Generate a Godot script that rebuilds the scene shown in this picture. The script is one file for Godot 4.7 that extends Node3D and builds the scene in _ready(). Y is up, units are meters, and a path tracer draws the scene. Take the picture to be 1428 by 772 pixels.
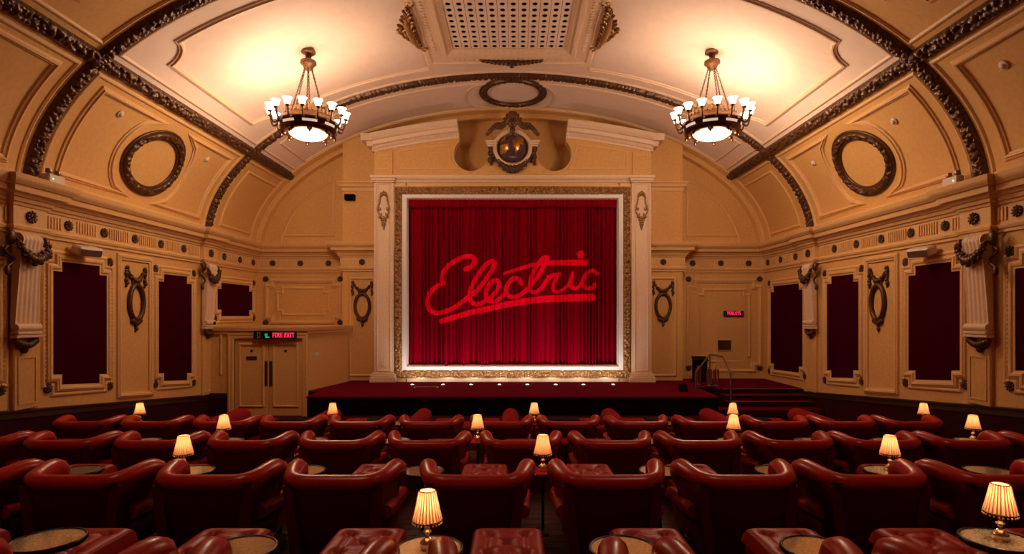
extends Node3D
# A cinema auditorium: barrel-vaulted plaster hall, curtained proscenium, rows of leather armchairs, table lamps, two chandeliers.
# Distances: Z counts metres forward from the camera, Y metres above the camera's eye, X metres to the right of the hall's middle line.

const EYE := 2.0
const VA := 8.1      # vault half width
const VB := 4.4      # vault rise
const VC := 2.0      # vault centre above the eye
const HW := 8.07     # hall half width
const ZF := 18.2     # front wall
const R1 := 9.68     # cross ribs
const R2 := 15.3
const P1 := [9.56, 9.70]   # pilaster under the near cross rib, left and right
const P2 := 15.2
const ZB := -5.6     # rear wall
const SC := 0.07     # middle of the stage opening

var M := {}
var taken := {}
var cell := FastNoiseLite.new()
var soft := FastNoiseLite.new()


class MB:
	var v := PackedVector3Array()
	var n := PackedVector3Array()
	var uv := PackedVector2Array()
	var ix := PackedInt32Array()

	func quad(a: Vector3, b: Vector3, c: Vector3, d: Vector3, na: Vector3, nb: Vector3, nc: Vector3, nd: Vector3) -> void:
		var k := v.size()
		v.append_array(PackedVector3Array([a, b, c, d]))
		n.append_array(PackedVector3Array([na, nb, nc, nd]))
		var g := (c - a).cross(b - a) + (d - a).cross(c - a)
		if g.dot(na + nb + nc + nd) >= 0.0:
			ix.append_array(PackedInt32Array([k, k + 1, k + 2, k, k + 2, k + 3]))
		else:
			ix.append_array(PackedInt32Array([k, k + 2, k + 1, k, k + 3, k + 2]))

	func flat(a: Vector3, b: Vector3, c: Vector3, d: Vector3, nn: Vector3) -> void:
		quad(a, b, c, d, nn, nn, nn, nn)

	func tri(a: Vector3, b: Vector3, c: Vector3, nn: Vector3) -> void:
		var k := v.size()
		v.append_array(PackedVector3Array([a, b, c]))
		n.append_array(PackedVector3Array([nn, nn, nn]))
		if (c - a).cross(b - a).dot(nn) >= 0.0:
			ix.append_array(PackedInt32Array([k, k + 1, k + 2]))
		else:
			ix.append_array(PackedInt32Array([k, k + 2, k + 1]))

	func box(c: Vector3, s: Vector3, t := Basis.IDENTITY) -> void:
		var h := s / 2.0
		for ax in 3:
			for sg in [-1.0, 1.0]:
				var e := [Vector3.RIGHT, Vector3.UP, Vector3.BACK]
				var nn: Vector3 = e[ax] * sg
				var p: Vector3 = e[(ax + 1) % 3]
				var q: Vector3 = e[(ax + 2) % 3]
				var o := nn * h[ax]
				p = p * h[(ax + 1) % 3]
				q = q * h[(ax + 2) % 3]
				flat(c + t * (o - p - q), c + t * (o + p - q), c + t * (o + p + q), c + t * (o - p + q), t * nn)

	# box with chamfered edges
	func cbox(c: Vector3, s: Vector3, ch: float, t := Basis.IDENTITY) -> void:
		var h := s / 2.0
		var e := [Vector3.RIGHT, Vector3.UP, Vector3.BACK]
		for ax in 3:
			var a1 := (ax + 1) % 3
			var a2 := (ax + 2) % 3
			for sg in [-1.0, 1.0]:
				var nn: Vector3 = e[ax] * sg
				var o := nn * h[ax]
				var p: Vector3 = e[a1] * (h[a1] - ch)
				var q: Vector3 = e[a2] * (h[a2] - ch)
				flat(c + t * (o - p - q), c + t * (o + p - q), c + t * (o + p + q), c + t * (o - p + q), t * nn)
				for s2 in [-1.0, 1.0]:
					var n2: Vector3 = e[a1] * s2
					var o1 := nn * h[ax] + n2 * (h[a1] - ch)
					var o2 := nn * (h[ax] - ch) + n2 * h[a1]
					flat(c + t * (o1 - q), c + t * (o2 - q), c + t * (o2 + q), c + t * (o1 + q), t * (nn + n2).normalized())
		for sx in [-1.0, 1.0]:
			for sy in [-1.0, 1.0]:
				for sz in [-1.0, 1.0]:
					var g := Vector3(sx, sy, sz)
					var k := g * (h - Vector3.ONE * ch)
					tri(c + t * (k + Vector3(sx * ch, 0, 0)), c + t * (k + Vector3(0, sy * ch, 0)), c + t * (k + Vector3(0, 0, sz * ch)), t * g.normalized())

	# soft box: a sphere pulled apart at its middle
	func rbox(c: Vector3, s: Vector3, r: float, nu := 20, nv := 12, t := Basis.IDENTITY) -> void:
		var h := s / 2.0
		var rr := Vector3(minf(r, h.x), minf(r, h.y), minf(r, h.z))
		var k := v.size()
		for j in nv:
			var th := PI * (j + 0.02) / (nv - 0.96)
			for i in nu:
				var ph := TAU * (i + 0.5) / nu
				var d := Vector3(sin(th) * cos(ph), cos(th), sin(th) * sin(ph))
				var p := d * rr + Vector3(signf(d.x), signf(d.y), signf(d.z)) * (h - rr)
				v.append(c + t * p)
				n.append(t * (d / rr).normalized())
		for j in nv - 1:
			for i in nu:
				var a := k + j * nu + i
				var b2 := k + j * nu + (i + 1) % nu
				ix.append_array(PackedInt32Array([a, b2 + nu, b2, a, a + nu, b2 + nu]))
		for e in 2:
			var row := k + e * (nv - 1) * nu
			for i in range(1, nu - 1):
				ix.append_array(PackedInt32Array([row, row + i, row + i + 1] if e == 0 else [row, row + i + 1, row + i]))

	func ball(c: Vector3, r: Vector3, t := Basis.IDENTITY, nu := 8, nv := 6) -> void:
		var k := v.size()
		for j in nv + 1:
			var th := PI * j / nv
			for i in nu:
				var ph := TAU * i / nu
				var d := Vector3(sin(th) * cos(ph), cos(th), sin(th) * sin(ph))
				v.append(c + t * (d * r))
				n.append((t * (d / r)).normalized())
		for j in nv:
			for i in nu:
				var a := k + j * nu + i
				var b2 := k + j * nu + (i + 1) % nu
				ix.append_array(PackedInt32Array([a, b2 + nu, b2, a, a + nu, b2 + nu]))

	# smooth surface through rows of points
	func grid(rows: Array, cu := false, cv := false) -> void:
		var nr := rows.size()
		var nc: int = rows[0].size()
		var k := v.size()
		var nn := PackedVector3Array()
		nn.resize(nr * nc)
		for r in rows:
			v.append_array(r)
		for i in (nr if cv else nr - 1):
			var i2 := (i + 1) % nr
			for j in (nc if cu else nc - 1):
				var j2 := (j + 1) % nc
				var a := i * nc + j
				var b := i * nc + j2
				var c := i2 * nc + j2
				var d := i2 * nc + j
				var f := (v[k + c] - v[k + a]).cross(v[k + b] - v[k + a]) + (v[k + d] - v[k + a]).cross(v[k + c] - v[k + a])
				nn[a] += f
				nn[b] += f
				nn[c] += f
				nn[d] += f
				ix.append_array(PackedInt32Array([k + a, k + b, k + c, k + a, k + c, k + d]))
		for i in nn.size():
			nn[i] = nn[i].normalized()
		n.append_array(nn)

	func lathe(c: Vector3, prof: Array, seg := 24, t := Basis.IDENTITY, hard := false) -> void:
		if hard:
			for j in prof.size() - 1:
				lathe(c, [prof[j], prof[j + 1]], seg, t)
			return
		var rows := []
		for p in prof:
			var row := PackedVector3Array()
			for i in seg:
				var a: float = TAU * i / seg
				row.append(c + t * Vector3(cos(a) * p[0], p[1], sin(a) * p[0]))
			rows.append(row)
		grid(rows, true, false)

	# moulding: profile [across, out] along points with wall normals (normals carry the mitre length)
	func sweep(P: Array, N: Array, prof: Array, closed := false, caps := true) -> void:
		var np := P.size()
		var ns := np if closed else np - 1
		var T := []
		for i in ns:
			T.append((P[(i + 1) % np] - P[i]).normalized())
		var MM := []
		var sharp := []
		var SD := []
		for i in np:
			var tp: Vector3 = T[(i - 1 + ns) % ns] if closed else T[maxi(i - 1, 0)]
			var tn: Vector3 = T[i % ns] if closed else T[mini(i, ns - 1)]
			var un: Vector3 = N[i].normalized()
			var s1 := tp.cross(un).normalized()
			var s2 := tn.cross(un).normalized()
			var m := (s1 + s2).normalized()
			MM.append(m / maxf(0.35, m.dot(s2)))
			sharp.append(tp.dot(tn) < 0.86)
			SD.append([s1, s2])
		var pn := []
		for j in prof.size() - 1:
			var d := Vector2(prof[j + 1][0] - prof[j][0], prof[j + 1][1] - prof[j][1])
			pn.append(Vector2(-d.y, d.x).normalized())
		for i in ns:
			var k := (i + 1) % np
			var t: Vector3 = T[i]
			var sa: Vector3 = SD[i][1] if sharp[i] else MM[i].normalized()
			var sb: Vector3 = SD[k][0] if sharp[k] else MM[k].normalized()
			var na: Vector3 = sa.cross(t).normalized() if sharp[i] else N[i].normalized()
			var nb: Vector3 = sb.cross(t).normalized() if sharp[k] else N[k].normalized()
			for j in prof.size() - 1:
				var p0: Vector3 = P[i] + MM[i] * prof[j][0] + N[i] * prof[j][1]
				var p1: Vector3 = P[i] + MM[i] * prof[j + 1][0] + N[i] * prof[j + 1][1]
				var q0: Vector3 = P[k] + MM[k] * prof[j][0] + N[k] * prof[j][1]
				var q1: Vector3 = P[k] + MM[k] * prof[j + 1][0] + N[k] * prof[j + 1][1]
				var u: Vector2 = pn[j]
				var ma := (sa * u.x + na * u.y).normalized()
				var mb := (sb * u.x + nb * u.y).normalized()
				quad(p0, p1, q1, q0, ma, ma, mb, mb)
		if not closed and caps:
			for e in 2:
				var i := 0 if e == 0 else np - 1
				var t: Vector3 = -T[0] if e == 0 else T[ns - 1]
				var poly := PackedVector2Array()
				for p in prof:
					poly.append(Vector2(p[0], p[1]))
				var tr := Geometry2D.triangulate_polygon(poly)
				for q in tr.size() / 3:
					var w := []
					for r in 3:
						var pp: Vector2 = poly[tr[q * 3 + r]]
						w.append(P[i] + MM[i] * pp.x + N[i] * pp.y)
					tri(w[0], w[1], w[2], t)

	# round bar along points; rad is a number or an array
	func tube(P: Array, rad: Variant, seg := 8, closed := false, ends := true, squash := 1.0) -> void:
		var rows := []
		var np := P.size()
		var up := Vector3.UP
		var first := true
		for i in np:
			var a: Vector3 = P[(i - 1 + np) % np] if closed else P[maxi(i - 1, 0)]
			var b: Vector3 = P[(i + 1) % np] if closed else P[mini(i + 1, np - 1)]
			var t := (b - a).normalized()
			if first:
				up = Vector3.UP if absf(t.y) < 0.8 else Vector3.RIGHT
				first = false
			var s := t.cross(up).normalized()
			up = s.cross(t).normalized()
			var r: float = rad[i] if rad is Array else rad
			var row := PackedVector3Array()
			for j in seg:
				var an := TAU * j / seg
				row.append(P[i] + (s * cos(an) + up * sin(an) * squash) * r)
			rows.append(row)
		grid(rows, true, closed)
		if ends and not closed:
			for e in 2:
				var row: PackedVector3Array = rows[0] if e == 0 else rows[np - 1]
				var t: Vector3 = (P[0] - P[1]).normalized() if e == 0 else (P[np - 1] - P[np - 2]).normalized()
				for j in range(1, seg - 1):
					tri(row[0], row[j], row[j + 1], t)

	# outline in the plane (ax, ay) pushed out by depth along az
	func prism(o: Vector3, ax: Vector3, ay: Vector3, az: Vector3, poly: PackedVector2Array, depth: float) -> void:
		var tr := Geometry2D.triangulate_polygon(poly)
		for q in tr.size() / 3:
			var a := poly[tr[q * 3]]
			var b := poly[tr[q * 3 + 1]]
			var c := poly[tr[q * 3 + 2]]
			for e in 2:
				var d := az * depth * e
				tri(o + ax * a.x + ay * a.y + d, o + ax * b.x + ay * b.y + d, o + ax * c.x + ay * c.y + d, az if e == 1 else -az)
		var cw := Geometry2D.is_polygon_clockwise(poly)
		for i in poly.size():
			var a := poly[i]
			var b := poly[(i + 1) % poly.size()]
			var d2 := (b - a).normalized()
			var nn := (ax * d2.y - ay * d2.x) * (-1.0 if cw else 1.0)
			var p := o + ax * a.x + ay * a.y
			var q2 := o + ax * b.x + ay * b.y
			flat(p, q2, q2 + az * depth, p + az * depth, nn)

	func mesh() -> ArrayMesh:
		var m := ArrayMesh.new()
		if v.is_empty():
			return m
		var a := []
		a.resize(Mesh.ARRAY_MAX)
		a[Mesh.ARRAY_VERTEX] = v
		a[Mesh.ARRAY_NORMAL] = n
		if uv.size() == v.size():
			a[Mesh.ARRAY_TEX_UV] = uv
		a[Mesh.ARRAY_INDEX] = ix
		m.add_surface_from_arrays(Mesh.PRIMITIVE_TRIANGLES, a)
		return m


# ---------- naming and adding ----------
func numbered(called: String) -> String:
	var k: int = taken.get(called, 0)
	taken[called] = k + 1
	return called if k == 0 else "%s_%03d" % [called, k]


func part(parent: Node, called: String, b: Variant, m: Material, label := "") -> MeshInstance3D:
	var o := MeshInstance3D.new()
	o.name = called
	o.mesh = b.mesh() if b is MB else b
	o.material_override = m
	if label:
		o.set_meta("label", label)
	parent.add_child(o, true)
	return o


func thing(called: String, label: String, category: String, at := Vector3.ZERO, group := "", turn := Basis.IDENTITY) -> Node3D:
	var o := Node3D.new()
	o.name = numbered(called)
	add_child(o)
	o.transform = Transform3D(turn, at)
	o.set_meta("label", label)
	o.set_meta("category", category)
	if group:
		o.set_meta("group", group)
	return o


func struct(called: String, label: String, category: String) -> Node3D:
	var o := thing(called, label, category)
	o.set_meta("kind", "structure")
	return o


func copy(o: Node3D, at: Vector3, label := "", turn: Variant = null) -> Node3D:
	var c: Node3D = o.duplicate()
	c.name = numbered(String(o.name).rstrip("0123456789").trim_suffix("_"))
	add_child(c)
	c.transform = Transform3D(o.transform.basis if turn == null else turn, at)
	if label:
		c.set_meta("label", label)
	return c


func mb() -> MB:
	return MB.new()


# hall coordinates to world
func W(x: float, y: float, z: float) -> Vector3:
	return Vector3(x, y + EYE, -z)


# direction through a pixel of the photograph, at the given distance forward
func px(x: float, y: float, z: float) -> Vector3:
	return W((x - 719.0) / 798.0 * z + 0.16, (438.0 - y) / 798.0 * z, z)


func vn(deg: float) -> Vector3:
	var p := deg_to_rad(deg)
	return -Vector3(sin(p) / VA, cos(p) / VB, 0).normalized()


func vp(deg: float, z: float, h := 0.0) -> Vector3:
	var p := deg_to_rad(deg)
	return W(VA * sin(p), VC + VB * cos(p), z) + vn(deg) * h


# polyline on the vault: list of [deg, z], cut into short steps
func vpath(L: Array, closed: bool, step := 2.0) -> Array:
	var P := []
	var N := []
	var cnt := L.size() if closed else L.size() - 1
	for i in cnt:
		var a: Array = L[i]
		var b: Array = L[(i + 1) % L.size()]
		var k := maxi(1, int(ceil(absf(b[0] - a[0]) / step)))
		for j in k:
			var t := float(j) / k
			P.append(vp(lerpf(a[0], b[0], t), lerpf(a[1], b[1], t)))
			N.append(vn(lerpf(a[0], b[0], t)))
	if not closed:
		P.append(vp(L[-1][0], L[-1][1]))
		N.append(vn(L[-1][0]))
	return [P, N]


# plan polyline [x, z] at height y, normals towards the hall (path runs right wall forward, front leftward, left wall back)
func plan_path(L: Array, y: float) -> Array:
	var P := []
	var N := []
	var S := []
	for i in L.size() - 1:
		var d := Vector2(L[i + 1][0] - L[i][0], -(L[i + 1][1] - L[i][1])).normalized()   # world x, z
		S.append(Vector3(d.y, 0, -d.x))
	for i in L.size():
		var a: Vector3 = S[maxi(i - 1, 0)]
		var b: Vector3 = S[mini(i, S.size() - 1)]
		P.append(W(L[i][0], y, L[i][1]))
		N.append((a + b) / (1.0 + a.dot(b)))
	return [P, N]


func frame_path(pts: Array, nn: Vector3) -> Array:
	var N := []
	for p in pts:
		N.append(nn)
	return [pts, N]


# ---------- materials ----------
func lin(r: float, g: float, b: float) -> Color:
	return Color(r, g, b).linear_to_srgb()


func mat(called: String, c: Color, rough := 0.6, metal := 0.0, spec := 0.5) -> StandardMaterial3D:
	var m := StandardMaterial3D.new()
	m.resource_name = called
	m.albedo_color = c
	m.roughness = rough
	m.metallic = metal
	m.metallic_specular = spec
	m.cull_mode = BaseMaterial3D.CULL_DISABLED
	M[called] = m
	return m


func noise_tex(freq: float, lo: Color, hi: Color, kind := FastNoiseLite.TYPE_SIMPLEX_SMOOTH, oct := 4, size := 512, sd := 1) -> NoiseTexture2D:
	var f := FastNoiseLite.new()
	f.noise_type = kind
	f.frequency = freq
	f.fractal_octaves = oct
	f.seed = sd
	var g := Gradient.new()
	g.set_color(0, lo)
	g.set_color(1, hi)
	var t := NoiseTexture2D.new()
	t.width = size
	t.height = size
	t.seamless = true
	t.noise = f
	t.color_ramp = g
	return t


func grain(m: StandardMaterial3D, t: Texture2D, scale: Vector3, bump := 0.0, bt: Texture2D = null) -> void:
	m.albedo_texture = t
	m.uv1_triplanar = true
	m.uv1_world_triplanar = true
	m.uv1_scale = scale
	if bump > 0.0:
		m.heightmap_enabled = true
		m.heightmap_texture = bt if bt else t
		m.heightmap_scale = bump


func glow(called: String, c: Color, energy: float, base := Color(0.8, 0.8, 0.8)) -> StandardMaterial3D:
	var m := mat(called, base, 0.5)
	m.emission_enabled = true
	m.emission = c
	m.emission_energy_multiplier = energy
	return m


func materials() -> void:
	var plaster := noise_tex(0.02, Color(0.93, 0.92, 0.90), Color(1, 1, 1))
	var blotch := noise_tex(0.012, Color(0.96, 0.955, 0.95), Color(1, 1, 1), FastNoiseLite.TYPE_SIMPLEX_SMOOTH, 5, 512, 7)
	grain(mat("wall plaster", lin(0.72, 0.405, 0.142), 0.62, 0.0, 0.4), plaster, Vector3.ONE * 0.9)
	grain(mat("ceiling plaster", lin(0.84, 0.65, 0.54), 0.7, 0.0, 0.35), blotch, Vector3.ONE * 0.5)
	grain(mat("trim plaster", lin(0.76, 0.45, 0.19), 0.5, 0.0, 0.45), plaster, Vector3.ONE * 1.3)
	grain(mat("pale trim", lin(0.80, 0.57, 0.40), 0.5, 0.0, 0.45), plaster, Vector3.ONE * 1.1)
	mat("white frame", lin(0.74, 0.66, 0.62), 0.4)
	var leafy := noise_tex(0.05, Color(0.40, 0.34, 0.30), Color(1, 1, 1), FastNoiseLite.TYPE_SIMPLEX_SMOOTH, 3, 512, 3)
	grain(mat("bronze", lin(0.21, 0.092, 0.036), 0.38, 0.3), leafy, Vector3.ONE * 0.9)
	var gl := noise_tex(0.11, Color(0.24, 0.16, 0.11), Color(1, 1, 1), FastNoiseLite.TYPE_SIMPLEX_SMOOTH, 2, 512, 13)
	grain(mat("gilt", lin(0.80, 0.44, 0.155), 0.36, 0.3), gl, Vector3.ONE * 0.4)
	grain(mat("chandelier bronze", lin(0.22, 0.10, 0.04), 0.33, 0.8), leafy, Vector3.ONE * 5.0)
	grain(mat("old gilt", lin(0.40, 0.18, 0.06), 0.4, 0.35), gl, Vector3.ONE * 0.5)
	mat("brass", lin(0.62, 0.44, 0.24), 0.25, 0.9)
	mat("silvered", lin(0.72, 0.62, 0.52), 0.22, 0.9)
	var cloth := noise_tex(0.25, Color(0.7, 0.7, 0.7), Color(1, 1, 1), FastNoiseLite.TYPE_SIMPLEX_SMOOTH, 2, 512, 9)
	grain(mat("panel cloth", lin(0.060, 0.0020, 0.010), 1.0, 0.0, 0.05), cloth, Vector3.ONE * 2.0)
	grain(mat("dado paint", lin(0.034, 0.0035, 0.0045), 0.85, 0.0, 0.2), plaster, Vector3.ONE)
	grain(mat("rail wood", lin(0.085, 0.033, 0.012), 0.4), leafy, Vector3(2, 8, 2))
	var hide := noise_tex(0.06, Color(0.78, 0.74, 0.72), Color(1, 1, 1), FastNoiseLite.TYPE_SIMPLEX_SMOOTH, 4, 512, 21)
	var crease := noise_tex(0.09, Color(0, 0, 0), Color(1, 1, 1), FastNoiseLite.TYPE_CELLULAR, 3, 512, 23)
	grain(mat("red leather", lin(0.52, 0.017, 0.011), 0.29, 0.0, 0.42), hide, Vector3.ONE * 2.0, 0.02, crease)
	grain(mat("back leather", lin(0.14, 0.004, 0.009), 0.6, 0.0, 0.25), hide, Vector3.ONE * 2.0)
	grain(mat("stool leather", lin(0.42, 0.020, 0.011), 0.42, 0.0, 0.34), hide, Vector3.ONE * 2.5, 0.02, crease)
	var vel := mat("bed velvet", lin(0.20, 0.005, 0.009), 0.9, 0.0, 0.2)
	vel.rim_enabled = true
	vel.rim = 0.5
	vel.rim_tint = 0.9
	var carpet := noise_tex(0.4, Color(0.6, 0.6, 0.6), Color(1, 1, 1), FastNoiseLite.TYPE_VALUE, 2, 512, 5)
	grain(mat("stage carpet", lin(0.19, 0.004, 0.020), 1.0, 0.0, 0.1), carpet, Vector3.ONE * 3.0)
	mat("stage black", lin(0.006, 0.0028, 0.003), 0.9, 0.0, 0.15)
	mat("black", lin(0.008, 0.006, 0.006), 0.8, 0.0, 0.2)
	mat("dark hole", lin(0.004, 0.003, 0.003), 0.95, 0.0, 0.1)
	var wood := noise_tex(0.02, Color(0.45, 0.4, 0.36), Color(1, 1, 1), FastNoiseLite.TYPE_SIMPLEX_SMOOTH, 5, 512, 11)
	grain(mat("floor wood", lin(0.10, 0.022, 0.009), 0.6, 0.0, 0.3), wood, Vector3(0.35, 1, 6.0))
	mat("leg wood", lin(0.02, 0.008, 0.005), 0.4)
	var fox := noise_tex(0.03, Color(0.80, 0.72, 0.62), Color(1, 0.98, 0.95), FastNoiseLite.TYPE_SIMPLEX_SMOOTH, 5, 512, 31)
	var mir := mat("antique mirror", lin(0.86, 0.74, 0.55), 0.08, 0.6)
	grain(mir, fox, Vector3.ONE * 3.0)
	mat("red table", lin(0.22, 0.005, 0.008), 0.15, 0.0, 0.6)
	mat("table rim", lin(0.02, 0.012, 0.01), 0.3, 0.6)
	var sh := mat("lamp shade", lin(0.84, 0.54, 0.31), 0.9, 0.0, 0.1)
	sh.backlight_enabled = true
	sh.backlight = lin(0.46, 0.285, 0.155)
	mat("shade trim", lin(0.10, 0.05, 0.02), 0.7)
	glow("lamp bulb", lin(1.0, 0.72, 0.45), 14.0)
	glow("glass shade", lin(1.0, 0.80, 0.62), 4.0)
	glow("bowl glass", lin(1.0, 0.76, 0.56), 1.9)
	glow("dim glow", lin(1.0, 0.78, 0.60), 0.7)
	glow("floor light lens", lin(1.0, 0.85, 0.78), 16.0)
	glow("red led", lin(1.0, 0.02, 0.06), 2.2, Color(0.1, 0, 0))
	glow("green led", lin(0.02, 0.42, 0.26), 1.0, Color(0, 0.1, 0.05))
	glow("dim led", lin(0.30, 0.20, 0.05), 0.35, Color(0.1, 0.1, 0.05))
	glow("blue led", lin(0.06, 0.10, 0.22), 0.5, Color(0, 0, 0.1))
	glow("green indicator", lin(0.2, 1.0, 0.5), 2.0)
	mat("white plastic", lin(0.62, 0.50, 0.40), 0.5)
	mat("grey metal", lin(0.30, 0.22, 0.17), 0.35, 0.8)
	mat("globe sea", lin(0.11, 0.062, 0.075), 0.22, 0.35)
	mat("globe land", lin(0.55, 0.29, 0.06), 0.28, 0.8)
	mat("red rope", lin(0.20, 0.004, 0.012), 0.8)
	mat("dark glass", lin(0.05, 0.02, 0.012), 0.12)
	grain(mat("door paint", lin(0.70, 0.39, 0.142), 0.45), plaster, Vector3.ONE * 1.2)
	mat("tape", lin(0.55, 0.35, 0.22), 0.7)


# ---------- lights ----------
const WARM := Color(1.0, 0.85, 0.70)

func omni(parent: Node3D, at: Vector3, c: Color, energy: float, size: float) -> OmniLight3D:
	var l := OmniLight3D.new()
	l.name = "light"
	l.light_color = c
	l.light_energy = energy
	l.light_size = size
	l.omni_range = 40.0
	l.omni_attenuation = 2.0
	l.shadow_enabled = true
	parent.add_child(l, true)
	l.position = at
	return l


func _ready() -> void:
	var cam := Camera3D.new()
	cam.name = "camera"
	cam.projection = Camera3D.PROJECTION_FRUSTUM
	cam.near = 0.1
	cam.far = 100.0
	cam.size = 0.1 * 772.0 / 798.0
	cam.frustum_offset = Vector2(-5.0, 52.0) * 0.1 / 798.0
	add_child(cam)
	cam.position = W(0.16, 0, 0)
	cam.current = true
	var we := WorldEnvironment.new()
	we.name = "environment"
	var env := Environment.new()
	env.background_mode = Environment.BG_COLOR
	env.background_color = Color.BLACK
	env.tonemap_mode = Environment.TONE_MAPPER_LINEAR
	env.tonemap_exposure = 0.84
	env.sdfgi_enabled = true
	env.ssao_enabled = true
	env.ssil_enabled = true
	we.environment = env
	add_child(we)
	cell.noise_type = FastNoiseLite.TYPE_CELLULAR
	cell.cellular_return_type = FastNoiseLite.RETURN_DISTANCE
	cell.frequency = 1.0
	cell.fractal_type = FastNoiseLite.FRACTAL_NONE
	cell.seed = 5
	soft.noise_type = FastNoiseLite.TYPE_SIMPLEX_SMOOTH
	soft.frequency = 1.0
	soft.fractal_type = FastNoiseLite.FRACTAL_NONE
	materials()
	shell()
	vault_relief()
	cornices()
	side_walls()
	front_wall()
	proscenium()
	stage()
	doors_and_signs()
	chandeliers()
	house_lights()
	beds()
	seats()
	small_things()


# ---------- the room ----------
func rail_y(z: float, left: bool) -> float:
	return (-1.54 - 0.0976 * (z - 9.13)) if left else (-1.47 - 0.0945 * (z - 9.0))


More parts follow.
